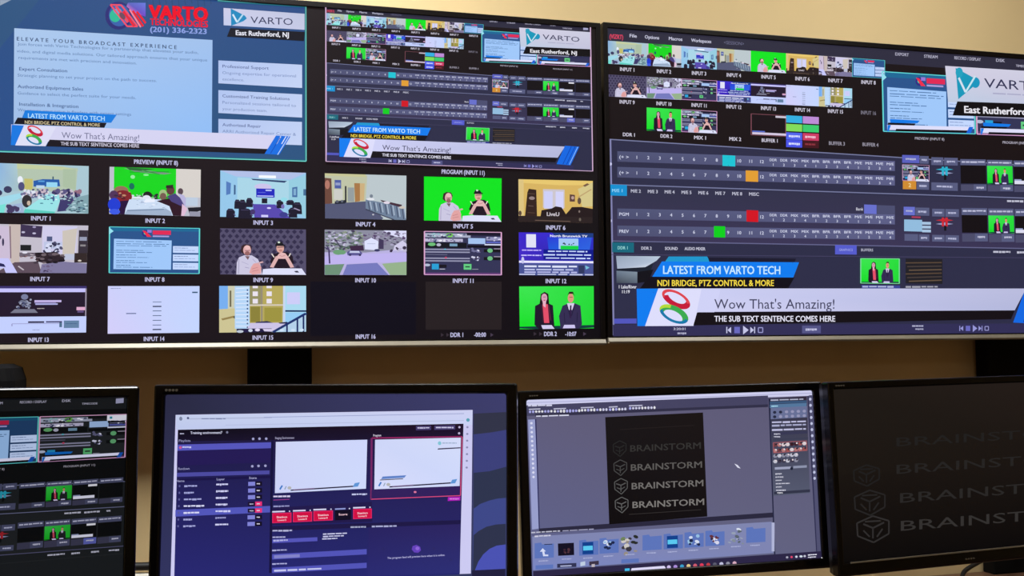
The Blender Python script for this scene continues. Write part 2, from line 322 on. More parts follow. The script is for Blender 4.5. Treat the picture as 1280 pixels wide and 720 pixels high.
def PEOPLE(m):
    # man in a pale shirt, man in black shirt and cap behind a white table
    PG(m, [(.19, 1), (.195, .74), (.22, .63), (.28, .58), (.37, .58), (.44, .66), (.47, .78), (.49, 1)], (204, 200, 226)); PG(m, [(.24, .5), (.25, .38), (.29, .34), (.35, .35), (.37, .42), (.36, .5), (.27, .55)], (58, 36, 40)); EL(m, .315, .47, .046, .11, (222, 170, 172)); EL(m, .318, .54, .03, .05, (150, 100, 100)); EL(m, .32, .41, .032, .045, (236, 190, 190)); LN(m, [(.29, .48), (.35, .475)], .012, (120, 70, 80))
    PG(m, [(.29, .6), (.345, .6), (.325, .68)], (120, 90, 96)); LN(m, [(.22, .66), (.215, .98)], .01, (170, 166, 196)); LN(m, [(.25, .72), (.33, .78)], .01, (176, 172, 204)); LN(m, [(.29, .84), (.34, .86)], .012, (160, 152, 190)); LN(m, [(.38, .66), (.42, .74)], .01, (176, 172, 204))
    PG(m, [(.36, .84), (.39, .76), (.45, .74), (.48, .84), (.475, .98), (.38, 1), (.34, .96)], (226, 164, 164)); LN(m, [(.37, .88), (.44, .84)], .012, (196, 130, 134)); LN(m, [(.37, .93), (.45, .9)], .012, (196, 130, 134)); LN(m, [(.43, .76), (.5, .72)], .03, (214, 170, 176))
    PG(m, [(.58, .72), (.62, .55), (.7, .5), (.78, .5), (.84, .58), (.86, .74), (.8, .86), (.64, .86)], (34, 20, 34)); EL(m, .7, .42, .045, .1, (222, 168, 158)); PG(m, [(.64, .36), (.66, .28), (.72, .28), (.75, .36)], (30, 28, 34)); LN(m, [(.665, .4), (.74, .39)], .015, (70, 50, 60)); EL(m, .705, .47, .02, .025, (196, 130, 124)); PG(m, [(.64, .345), (.76, .34), (.755, .37), (.645, .37)], (24, 22, 28)); EL(m, .685, .29, .015, .02, (210, 225, 210))
    LN(m, [(.6, .84), (.67, .6)], .045, (222, 176, 176)); LN(m, [(.84, .84), (.77, .6)], .045, (222, 176, 176)); PG(m, [(.66, .6), (.69, .53), (.72, .51), (.76, .53), (.79, .6), (.76, .65), (.68, .65)], (230, 184, 184)); LN(m, [(.69, .57), (.72, .6), (.76, .57)], .012, (196, 140, 140)); LN(m, [(.63, .62), (.6, .54)], .014, (232, 222, 214)); LN(m, [(.8, .6), (.82, .53)], .014, (232, 222, 214))
    PG(m, [(.5, .88), (.62, .86), (.95, .86), (1, 1), (.49, 1)], (222, 224, 250)); PG(m, [(.86, .92), (.9, .91), (.92, .95), (.88, .95)], (50, 50, 70))
def T5(m): Q(m, 0, 0, 1, 1, (12, 228, 30)); PEOPLE(m)
def T9(m):
    Q(m, 0, 0, 1, 1, (84, 78, 108)); cv.y += cv.DZ; cv.hold = True
    for j in range(9):
        for i in range(13):
            x, y = (i + (j % 2) * .5) / 12.7, (j + .5) / 9
            if i == 12 and j % 2: continue
            a_ = max(0, x - .029); PG(m, [(x, max(0, y - .052)), (min(1, x + .029), y), (x, min(1, y + .052)), (a_, y)], (50, 44, 74))
    cv.hold = False; PEOPLE(m)
def T6(m):
    Q(m, 0, 0, 1, 1, (216, 180, 98)); PG(m, [(0, 0), (1, 0), (1, .1), (.55, .12), (0, .08)], (232, 200, 112)); PG(m, [(.8, .2), (1, .03), (1, .6), (.86, .62)], (214, 200, 140)); PG(m, [(0, 0), (.07, 0), (.07, 1), (0, 1)], (222, 196, 130))
    PG(m, [(.12, .3), (.14, .22), (.24, .24), (.25, .95), (.08, .95)], (52, 34, 30)); EL(m, .18, .44, .04, .04, (150, 130, 130)); LN(m, [(.13, .33), (.22, .34)], .02, (85, 65, 55)); LN(m, [(.13, .62), (.2, .63)], .02, (95, 75, 70)); LN(m, [(.12, .78), (.22, .79)], .02, (80, 60, 50))
    Q(m, .33, .22, .62, .66, (205, 198, 205)); Q(m, .345, .27, .46, .68, (206, 208, 248)); Q(m, .5, .27, .605, .68, (212, 212, 250))
    PG(m, [(.69, .33), (.76, .34), (.76, .5), (.69, .5)], (95, 65, 60)); EL(m, .73, .41, .02, .04, (190, 160, 150)); LN(m, [(.8, .4), (.98, .2)], .02, (190, 160, 110)); LN(m, [(.88, .13), (.94, .07)], .04, (120, 90, 70)); EL(m, .82, .48, .025, .08, (100, 80, 65))
    PG(m, [(.28, 1), (.31, .72), (.45, .67), (.5, .62), (.58, .64), (.64, .8), (.68, .72), (.72, .63), (.85, .62), (1, .66), (1, 1)], (38, 26, 27)); Q(m, 0, .86, 1, 1, (44, 33, 33)); LN(m, [(.22, .96), (.7, .97)], .02, (105, 85, 75))
    TX(m, 'LiveU', .38, .85, .09, .17, (205, 196, 205), bold=.03); EL(m, .82, .73, .012, .03, (130, 115, 110)); EL(m, .83, .92, .015, .04, (110, 100, 90)); EL(m, .02, .8, .02, .06, (90, 70, 60))
def T7(m):
    Q(m, 0, 0, 1, 1, (196, 190, 205)); PG(m, [(0, .03), (.13, .05), (.15, .72), (0, .72)], (205, 190, 215)); PG(m, [(.13, 0), (.26, 0), (.25, .8), (.16, .82)], (200, 185, 180)); LN(m, [(.145, .04), (.155, .7)], .012, (120, 90, 110))
    Q(m, .5, .02, .88, .6, (208, 204, 235)); PG(m, [(.72, .12), (.88, .06), (.86, .6), (.73, .66)], (205, 196, 186)); PG(m, [(.26, 0), (.5, .03), (.49, .27), (.26, .25)], (62, 50, 82)); EL(m, .29, .16, .02, .02, (190, 185, 215)); EL(m, .41, .18, .02, .02, (190, 185, 215)); EL(m, .41, .05, .02, .02, (160, 150, 190))
    Q(m, .26, .42, .38, .54, (30, 32, 36)); PG(m, [(.25, .58), (.48, .58), (.46, .66), (.25, .66)], (110, 100, 115)); EL(m, .31, .58, .03, .02, (225, 225, 240)); Q(m, .55, .24, .61, .34, (80, 90, 130)); Q(m, .52, .35, .72, .5, (190, 198, 230)); BLOBS(m, 34, .53, .36, .72, .6, .018, [(50, 50, 80), (215, 220, 245), (80, 80, 110)], 5)
    PG(m, [(.42, .58), (.66, .56), (.76, .7), (.74, .78), (.6, .82), (.44, .76)], (46, 34, 42)); PG(m, [(.0, .98), (.2, .78), (.46, .76), (.5, 1), (.0, 1)], (95, 78, 92)); PG(m, [(.5, .82), (.74, .76), (1, .8), (1, 1), (.48, 1)], (126, 120, 158)); PG(m, [(.75, .6), (.88, .6), (.86, .72), (.75, .72)], (190, 196, 220))
    Q(m, .9, .1, 1, .6, (56, 48, 60)); Q(m, .91, .24, .99, .32, (150, 155, 180)); Q(m, .92, .4, .98, .44, (140, 135, 140)); Q(m, .86, .58, 1, .78, (50, 38, 38)); EL(m, .92, .74, .02, .02, (210, 200, 190))
    PG(m, [(0, .7), (.13, .7), (.18, .84), (.23, 1), (.1, 1), (.08, .9), (0, .92)], (200, 200, 252)); PG(m, [(0, .78), (.08, .82), (.1, .88), (0, .86)], (40, 40, 90)); BLOBS(m, 30, .4, .58, .76, .8, .025, [(40, 30, 38), (70, 58, 70), (24, 18, 26), (110, 96, 104)], 81, 1); BLOBS(m, 12, .24, .6, .46, .74, .02, [(130, 100, 105), (70, 55, 66), (190, 180, 190)], 82, .6); BLOBS(m, 10, .5, .84, .62, .98, .02, [(70, 56, 90), (110, 96, 130)], 83, 1); LN(m, [(.24, .86), (.3, .94)], .02, (190, 180, 190)); EL(m, .07, .37, .012, .08, (60, 55, 85)); EL(m, .04, .27, .01, .04, (90, 85, 110))
def VLOGO(m, x, y, w_, h):
    EL(m, x + w_ * .13, y + h * .5, w_ * .13, h * .5, (50, 45, 130)); EL(m, x + w_ * .12, y + h * .5, w_ * .05, h * .2, (40, 190, 160))
    PG(m, [(x + w_ * .02, y + h * .1), (x + w_ * .14, y + h * .16), (x + w_ * .36, y + h), (x + w_ * .2, y + h)], (238, 45, 75)); Q(m, x + w_ * .2, y, x + w_ * .36, y + h * .4, (150, 120, 215))
def T8(m, big=False):
    Q(m, 0, 0, 1, 1, (42, 84, 140)); PG(m, [(0, 0), (1, 0), (1, .08), (0, .1)], (30, 105, 150)); VLOGO(m, .36, .06, .3, .15); Q(m, .48, .07, .68, .16, (225, 40, 85)); Q(m, .48, .18, .66, .21, (170, 160, 220))
    PG(m, [(.055, .26), (.69, .28), (.685, .91), (.05, .91)], (160, 200, 250))
    for i, (y, l) in enumerate(((.31, .5), (.36, .58), (.4, .55), (.5, .3), (.54, .4), (.6, .22), (.65, .36), (.72, .2), (.76, .34), (.82, .16), (.86, .4))): DASH(m, .08, y, .08 + l, .014, (70, 110, 165), seed=i)
    for y in (.4, .58, .76): Q(m, .705, y, .985, y + .145, (196, 216, 255)); DASH(m, .72, y + .035, .87, .014, (110, 130, 180)); DASH(m, .72, y + .085, .95, .014, (140, 160, 205))
    b = (100, 220, 215); OUT(m, [(.005, .01), (.995, .01), (.995, .99), (.005, .99)], .014, b)
    PG(m, [(0, .02), (.05, .1), (0, .17)], (150, 225, 240))
def T10(m):
    Q(m, 0, 0, 1, 1, (186, 178, 226)); PG(m, [(0, 0), (1, 0), (1, .4), (.5, .5), (0, .5)], (140, 140, 160)); PG(m, [(.72, 0), (1, 0), (1, .2), (.8, .1)], (220, 220, 250))
    BLOBS(m, 190, .02, .03, .47, .44, .022, [(85, 105, 95), (110, 130, 120), (170, 175, 190), (70, 60, 90), (140, 150, 135), (200, 195, 225)], 21, 1); BLOBS(m, 90, .48, .03, .98, .34, .022, [(90, 70, 110), (130, 120, 150), (75, 65, 95), (170, 165, 195)], 22, 1)
    PG(m, [(.3, .36), (.47, .34), (.48, .46), (.32, .46)], (62, 40, 70)); EL(m, .18, .5, .08, .06, (110, 160, 120)); PG(m, [(.66, .18), (.72, .22), (.72, .42), (.66, .42)], (66, 56, 90))
    PG(m, [(.485, .25), (.57, .17), (.655, .25), (.65, .45), (.49, .43)], (222, 226, 255)); Q(m, .52, .3, .62, .31, (160, 170, 200)); LN(m, [(.0, .74), (.3, .72)], .01, (150, 140, 200)); LN(m, [(.1, .3), (.3, .42)], .02, (60, 80, 70)); LN(m, [(.12, .2), (.2, .4)], .015, (70, 60, 90)); PG(m, [(.85, .35), (.95, .22), (1, .3), (1, .45), (.84, .45)], (210, 205, 235)); BLOBS(m, 8, .74, .38, 1, .46, .02, [(60, 50, 75), (190, 185, 215)], 23)
    PG(m, [(0, .6), (.2, .55), (1, .5), (1, .7), (.3, .75), (0, .78)], (192, 180, 240)); PG(m, [(.27, .5), (.3, .46), (.43, .46), (.46, .52), (.44, .57), (.28, .57)], (95, 90, 150)); PG(m, [(.31, .47), (.42, .47), (.43, .51), (.3, .51)], (200, 205, 235)); EL(m, .31, .56, .015, .02, (40, 35, 80)); EL(m, .43, .56, .015, .02, (40, 35, 80)); EL(m, .64, .45, .035, .03, (60, 60, 100))
    PG(m, [(.27, .77), (.64, .73), (.78, 1), (.22, 1)], (118, 122, 190)); PG(m, [(0, .78), (.24, .76), (.18, 1), (0, 1)], (110, 145, 120)); PG(m, [(.7, .75), (1, .7), (1, 1), (.8, 1)], (150, 178, 140)); LN(m, [(.0, .4), (.05, .43), (.06, .75)], .018, (55, 45, 90)); LN(m, [(.03, .36), (.06, .5)], .02, (80, 70, 110))
def T11(m):
    Q(m, 0, 0, 1, 1, (52, 52, 86)); Q(m, 0, .05, .6, .14, (170, 175, 200)); EL(m, .33, .09, .05, .05, (120, 200, 90)); Q(m, 0, .17, .5, .24, (190, 185, 215)); Q(m, 0, .26, .55, .38, (20, 20, 30)); EL(m, .1, .3, .05, .04, (110, 190, 120)); EL(m, .19, .31, .03, .035, (180, 180, 205)); Q(m, .33, .28, .43, .34, (120, 160, 190))
    Q(m, .55, .02, 1, .09, (25, 20, 40)); Q(m, .57, .15, .79, .28, (165, 195, 240)); Q(m, .8, .12, 1, .2, (150, 150, 190)); Q(m, .8, .22, 1, .26, (90, 100, 190)); Q(m, .78, .28, 1, .31, (210, 215, 240)); Q(m, .56, .31, 1, .37, (18, 14, 28)); BLOBS(m, 26, .02, .06, .56, .13, .018, [(230, 230, 245), (90, 100, 130), (150, 190, 200), (60, 60, 90)], 101, 1); BLOBS(m, 20, .02, .18, .48, .23, .016, [(240, 240, 250), (120, 110, 150), (70, 80, 120)], 102, 1); BLOBS(m, 10, .8, .12, .98, .24, .018, [(215, 215, 240), (60, 60, 110)], 103, 1)
    for i, y in enumerate((.4, .46, .6, .66)): Q(m, .01, y, .59, y + .03, (150, 150, 180))
    LN(m, [(.02, .53), (.3, .535)], .015, (110, 110, 140))
    for y in (.38, .56): BLOBS(m, 12, .61, y + .01, .73, y + .1, .018, [(210, 210, 235), (110, 110, 150), (60, 50, 80)], int(y * 50)); Q(m, .77, y + .02, .99, y + .09, (22, 20, 26)); EL(m, .85, y + .05, .035, .05, (110, 190, 130)); Q(m, .9, y, .99, y + .02, (160, 150, 170))
    EL(m, .27, .41, .015, .015, (90, 190, 210)); EL(m, .28, .6, .015, .02, (210, 70, 110)); Q(m, .1, .74, .19, .87, (40, 160, 215)); EL(m, .04, .77, .04, .03, (180, 190, 215)); Q(m, .19, .76, .29, .83, (24, 20, 30)); Q(m, .51, .74, .61, .87, (100, 205, 130)); Q(m, .53, .79, .59, .82, (40, 80, 60)); LN(m, [(.2, .86), (.27, .86)], .01, W_); LN(m, [(.62, .86), (.7, .86)], .01, (170, 170, 190))
    Q(m, 0, .94, 1, 1, (100, 60, 120)); OUT(m, [(.005, .01), (.995, .01), (.995, .985), (.005, .985)], .016, (226, 170, 210))
def T12(m):
    PG(m, [(0, 0), (1, 0), (1, 1), (0, 1)], [(62, 40, 205), (50, 50, 210), (30, 35, 150), (70, 40, 190)]); PG(m, [(.38, .1), (.98, .1), (.95, .4), (.4, .4)], [(40, 60, 215), (45, 90, 220), (45, 100, 225), (30, 90, 220)]); PG(m, [(.45, .0), (1, 0), (1, .1), (.5, .1)], (30, 60, 130))
    Q(m, .1, .04, .23, .35, (226, 226, 246)); TX(m, 'North Brunswick TV', .42, .1, .055, .5, W_, bold=.03)
    Q(m, .535, .13, .8, .38, (165, 200, 245)); Q(m, .56, .3, .8, .39, (22, 210, 70)); BLOBS(m, 5, .6, .24, .74, .28, .015, [(30, 60, 50), (80, 110, 140)], 31)
    for y, a, b in ((.42, .39, .92), (.5, .33, .97), (.58, .36, .96)): Q(m, .33, y - .03, 1, y + .05, (14, 24, 140)); DASH(m, a, y, b, .035, (200, 214, 255), seed=int(y * 90))
    DASH(m, .04, .4, .3, .03, (190, 170, 255)); DASH(m, .03, .52, .3, .03, (200, 190, 255)); Q(m, 0, .66, 1, .71, (235, 232, 255)); PG(m, [(0, .72), (1, .72), (1, 1), (0, 1)], (74, 84, 150)); DASH(m, .07, .77, .78, .05, (222, 226, 250))
    DASH(m, .07, .85, .74, .04, (190, 195, 235)); DASH(m, .07, .91, .78, .04, (185, 188, 235)); DASH(m, 0, .965, 1, .03, (200, 205, 235)); PG(m, [(.89, .76), (.95, .81), (.9, .86)], (120, 190, 215)); Q(m, .8, .76, .88, .95, (48, 56, 96)); EL(m, .05, .65, .02, .08, (200, 200, 240))
def T13(m):
    Q(m, 0, 0, 1, .06, (60, 50, 110)); Q(m, 0, .05, 1, .13, (200, 196, 255)); Q(m, 0, .13, 1, .65, (36, 24, 44)); Q(m, 0, .65, 1, 1, (196, 208, 255)); Q(m, .985, .05, 1, .65, (150, 140, 160))
    PG(m, [(.15, .57), (.2, .49), (.42, .49), (.46, .57)], (120, 120, 140)); EL(m, .31, .23, .04, .06, (120, 125, 160)); BLOBS(m, 26, .23, .28, .38, .47, .018, [(110, 115, 140), (70, 75, 110), (150, 155, 180)], 41); Q(m, .42, .3, .72, .345, (196, 180, 232)); Q(m, .43, .37, .68, .4, (176, 176, 230)); Q(m, .42, .345, .66, .37, (120, 110, 160)); DASH(m, .45, .47, .53, .02, (180, 170, 170))
    Q(m, .89, .45, .985, .52, (225, 170, 205)); Q(m, .9, .53, .97, .57, (100, 80, 130)); LN(m, [(.17, .85), (.17, .8), (.7, .8)], .012, (150, 150, 200)); Q(m, .35, .75, .53, .785, (46, 40, 70)); Q(m, .55, .75, .73, .78, (70, 66, 110)); Q(m, .75, .74, .92, .9, (100, 130, 165)); DASH(m, .77, .8, .9, .015, (60, 90, 130)); DASH(m, .4, .93, .48, .01, (110, 110, 160)); Q(m, .7, .78, .73, .88, (80, 110, 140))
def T14(m):
    PG(m, [(0, 0), (1, 0), (1, 1), (0, 1)], [(206, 208, 250), (196, 212, 255), (196, 214, 255), (212, 206, 250)]); DASH(m, .03, .045, .14, .012, (110, 120, 170)); Q(m, .92, .12, .98, .15, (60, 90, 120)); Q(m, .2, .57, .31, .588, (60, 80, 130))
    for y, c in ((.33, 110), (.42, 30), (.52, 80), (.62, 80), (.72, 80), (.82, 90), (.91, 40)): Q(m, .49, y, .585, y + (.025 if c < 60 else .015), (c, c + 15, c + 50))
def T15(m):
    Q(m, 0, 0, 1, 1, (176, 205, 225)); PG(m, [(0, 0), (.1, 0), (.12, .5), (0, .5)], (120, 175, 240)); PG(m, [(.1, 0), (.18, 0), (.17, .5), (.1, .5)], (205, 205, 180)); LN(m, [(.13, .1), (.13, .45)], .02, (110, 105, 80)); PG(m, [(0, .5), (.18, .48), (.2, 1), (0, 1)], (205, 196, 148)); LN(m, [(.03, .72), (.17, .66)], .04, (150, 130, 80)); EL(m, .175, .67, .01, .03, (70, 70, 60))
    Q(m, .18, .02, .35, .92, (182, 214, 248)); 
    for i in range(11): LN(m, [(.19, .06 + i * .08), (.34, .04 + i * .083)], .012, (235, 240, 255)); EL(m, .325, .09 + i * .08, .01, .02, (60, 80, 130), n=6)
    PG(m, [(.35, 0), (.74, 0), (.73, .8), (.35, .8)], (182, 168, 92)); Q(m, .35, 0, .5, .42, (150, 145, 100)); Q(m, .36, .45, .47, .78, (140, 130, 58)); Q(m, .52, .47, .72, .78, (158, 148, 64)); Q(m, .48, 0, .5, .8, (150, 140, 120)); Q(m, .35, .4, .74, .43, (215, 205, 190))
    for x in (.385, .545):
        for y in (0, .12, .28): Q(m, x, y, x + .06, y + (.05 if y == 0 else .1), (235, 228, 240))
    Q(m, .735, 0, .76, .9, (200, 215, 240)); Q(m, .76, 0, 1, .8, (170, 218, 240)); Q(m, .78, .14, .93, .4, (205, 205, 248)); LN(m, [(.76, .545), (1, .55)], .035, (14, 40, 90)); Q(m, .76, .58, 1, .8, (150, 205, 245))
    PG(m, [(.36, .8), (.8, .8), (.62, 1), (.3, 1)], (205, 196, 232)); PG(m, [(.42, .78), (.55, .76), (.62, .8), (.42, .8)], (44, 44, 90)); PG(m, [(.68, .8), (.78, .78), (.8, .82), (.7, .82)], (34, 38, 80)); PG(m, [(.2, .92), (.6, .92), (.66, 1), (.2, 1)], (34, 28, 70)); EL(m, .36, .96, .025, .035, (205, 215, 235)); EL(m, .44, .95, .03, .03, (225, 215, 245)); EL(m, .24, .98, .04, .03, (190, 200, 215)); PG(m, [(.5, .93), (.66, .93), (.6, .99), (.52, .98)], (215, 205, 235))
    PG(m, [(.6, 1), (1, .6), (1, 1)], (180, 210, 235)); LN(m, [(.62, 1), (1, .6)], .04, (30, 50, 110)); 
    for x in (.78, .9, .97): LN(m, [(x, 1), (x, .63 + (1 - x) * .9)], .02, (26, 44, 100))
    for x in (.7, .83, .93): EL(m, x + .02, .96, .025, .03, (205, 225, 245), n=8)
def NEWS(m):
    PG(m, [(0, 0), (1, 0), (1, 1), (0, 1)], [(60, 230, 80), (40, 220, 60), (30, 214, 50), (10, 224, 30)])
    PG(m, [(0, .94), (1, .92), (1, .98), (.8, 1), (.2, 1), (0, .98)], (16, 60, 60)); PG(m, [(.26, 1), (.2, .9), (.21, .46), (.28, .4), (.39, .4), (.45, .45), (.47, 1)], (32, 20, 42)); PG(m, [(.27, .42), (.29, .18), (.34, .13), (.39, .18), (.4, .42)], (34, 14, 28)); PG(m, [(.31, .42), (.38, .42), (.4, .86), (.33, .86)], (228, 78, 106)); EL(m, .335, .27, .04, .1, (216, 160, 182)); PG(m, [(.31, .34), (.36, .34), (.35, .5), (.32, .46)], (232, 176, 196)); LN(m, [(.32, .25), (.355, .25)], .012, (110, 60, 80)); EL(m, .337, .33, .012, .012, (190, 70, 100)); LN(m, [(.39, .44), (.42, .8)], .014, (90, 40, 60)); LN(m, [(.3, .44), (.32, .84)], .012, (70, 30, 50))
    PG(m, [(.55, 1), (.53, .7), (.58, .46), (.66, .4), (.74, .4), (.82, .46), (.84, .9), (.8, 1)], (52, 44, 82)); PG(m, [(.64, .4), (.74, .4), (.71, .56), (.66, .56)], (215, 205, 235)); PG(m, [(.68, .45), (.7, .45), (.695, .75), (.67, .75)], (50, 30, 70)); EL(m, .69, .28, .04, .11, (222, 150, 128)); PG(m, [(.645, .22), (.67, .13), (.72, .13), (.745, .24), (.72, .18), (.67, .18)], (40, 28, 24)); LN(m, [(.67, .26), (.715, .26)], .012, (110, 60, 50)); LN(m, [(.64, .44), (.68, .7)], .012, (34, 28, 60)); LN(m, [(.74, .44), (.7, .7)], .012, (34, 28, 60)); LN(m, [(.6, .62), (.61, .86)], .01, (36, 30, 62)); LN(m, [(.78, .62), (.77, .86)], .01, (36, 30, 62))
    PG(m, [(.29, .91), (.43, .91), (.47, 1), (.31, 1)], (212, 204, 240)); PG(m, [(.6, .91), (.74, .91), (.75, .99), (.58, .99)], (205, 196, 240))
def MIX(m):
    T11(m); PEOPLE(m)
def BUF1(m):
    Q(m, 0, 0, 1, 1, (26, 16, 20)); OUT(m, [(.01, .02), (.99, .02), (.99, .98), (.01, .98)], .025, (130, 75, 88)); Q(m, .7, .05, 1, .14, (205, 198, 214)); Q(m, .04, .78, .4, .84, (90, 110, 205)); Q(m, .04, .85, 1, .95, (214, 200, 226))
def BUF2(m):
    for i, (a, b) in enumerate((((50, 175, 225), (190, 140, 215)), ((130, 220, 90), (60, 205, 110)), ((80, 100, 235), (205, 60, 100)), ((75, 85, 230), (70, 22, 30)))):
        y = i * .28 - (.03 if i == 3 else 0); Q(m, 0, y, .49, y + .24, a); Q(m, .51, y, 1, y + .24, b)
        if i > 1: DASH(m, .08, y + .09, .42, .08, (215, 220, 255)); DASH(m, .58, y + .09, .9, .08, (240, 190, 210) if i == 2 else (140, 50, 60))
def PRG(m):
    "little copy of the programme picture"
    T11(m); Q(m, .77, .02, 1, .14, (226, 226, 240)); Q(m, .8, .05, .83, .1, (30, 165, 195)); Q(m, .78, .15, .98, .19, (14, 12, 16)); LOWER3(m, small=True)
def RINGS(m, cx, cy, s, asp):
    CRES(m, cx + s * .1, cy - s * .62 * asp, s * 1.08, s * .58 * asp, .5, 0, -.16 * s * asp, .64, (196, 26, 58), -.4, 2.7); CRES(m, cx + s * .1, cy - s * .62 * asp, s * 1.08, s * .58 * asp, .5, 0, .06 * s * asp, .8, (225, 70, 80), 2.6, 5.9)
    CRES(m, cx - s * .05, cy + s * .5 * asp, s * 1.08, s * .6 * asp, .45, 0, .17 * s * asp, .66, (60, 170, 80), -3.3, .1); CRES(m, cx - s * .05, cy + s * .5 * asp, s * 1.08, s * .6 * asp, .45, 0, -.07 * s * asp, .8, (20, 120, 170), 0, 2.9); CRES(m, cx - s * .05, cy + s * .5 * asp, s * 1.08, s * .6 * asp, .45, 0, .2 * s * asp, .9, (180, 220, 60), -3.4, -2)
def LOWER3(m, small=False):
    "the lower-third graphic in 0..1 of the picture"
    bl = (16, 122, 232)
    PG(m, [(.075, .785), (.105, .785), (.395, .795), (.37, .84), (.08, .85)], bl)
    PG(m, [(.055, .845), (.35, .845), (.335, .885), (.05, .885)], (16, 14, 22))
    PG(m, [(.045, .882), (.95, .874), (.94, .945), (.045, .965)], (222, 222, 250)); PG(m, [(.05, .885), (.085, .885), (.06, .99), (.045, .99)], bl)
    PG(m, [(.14, .945), (.93, .935), (.92, .975), (.13, .985)], (16, 14, 20)); PG(m, [(.93, .872), (.975, .872), (.945, .985), (.895, .985)], (24, 100, 220))
    if not small: TX(m, 'LATEST FROM VARTO TECH', .1, .832, .03, .26, (190, 230, 255), bold=.03)

# ---- calibration between a picture on screen and its 0..1 layout
class UV:
    "plane coordinates of a rectangle of a canvas"
    def __init__(s, c, x0, z0, x1, z1): s.c, s.a = c, (x0, z0, x1, z1)
    def m(s, u, v): x0, z0, x1, z1 = s.a; return (x0 + (x1 - x0) * u, z1 + (z0 - z1) * v)
    def uv(s, x, y): p = s.c.px(x, y); x0, z0, x1, z1 = s.a; return ((p[0] - x0) / (x1 - x0), (z1 - p[1]) / (z1 - z0))

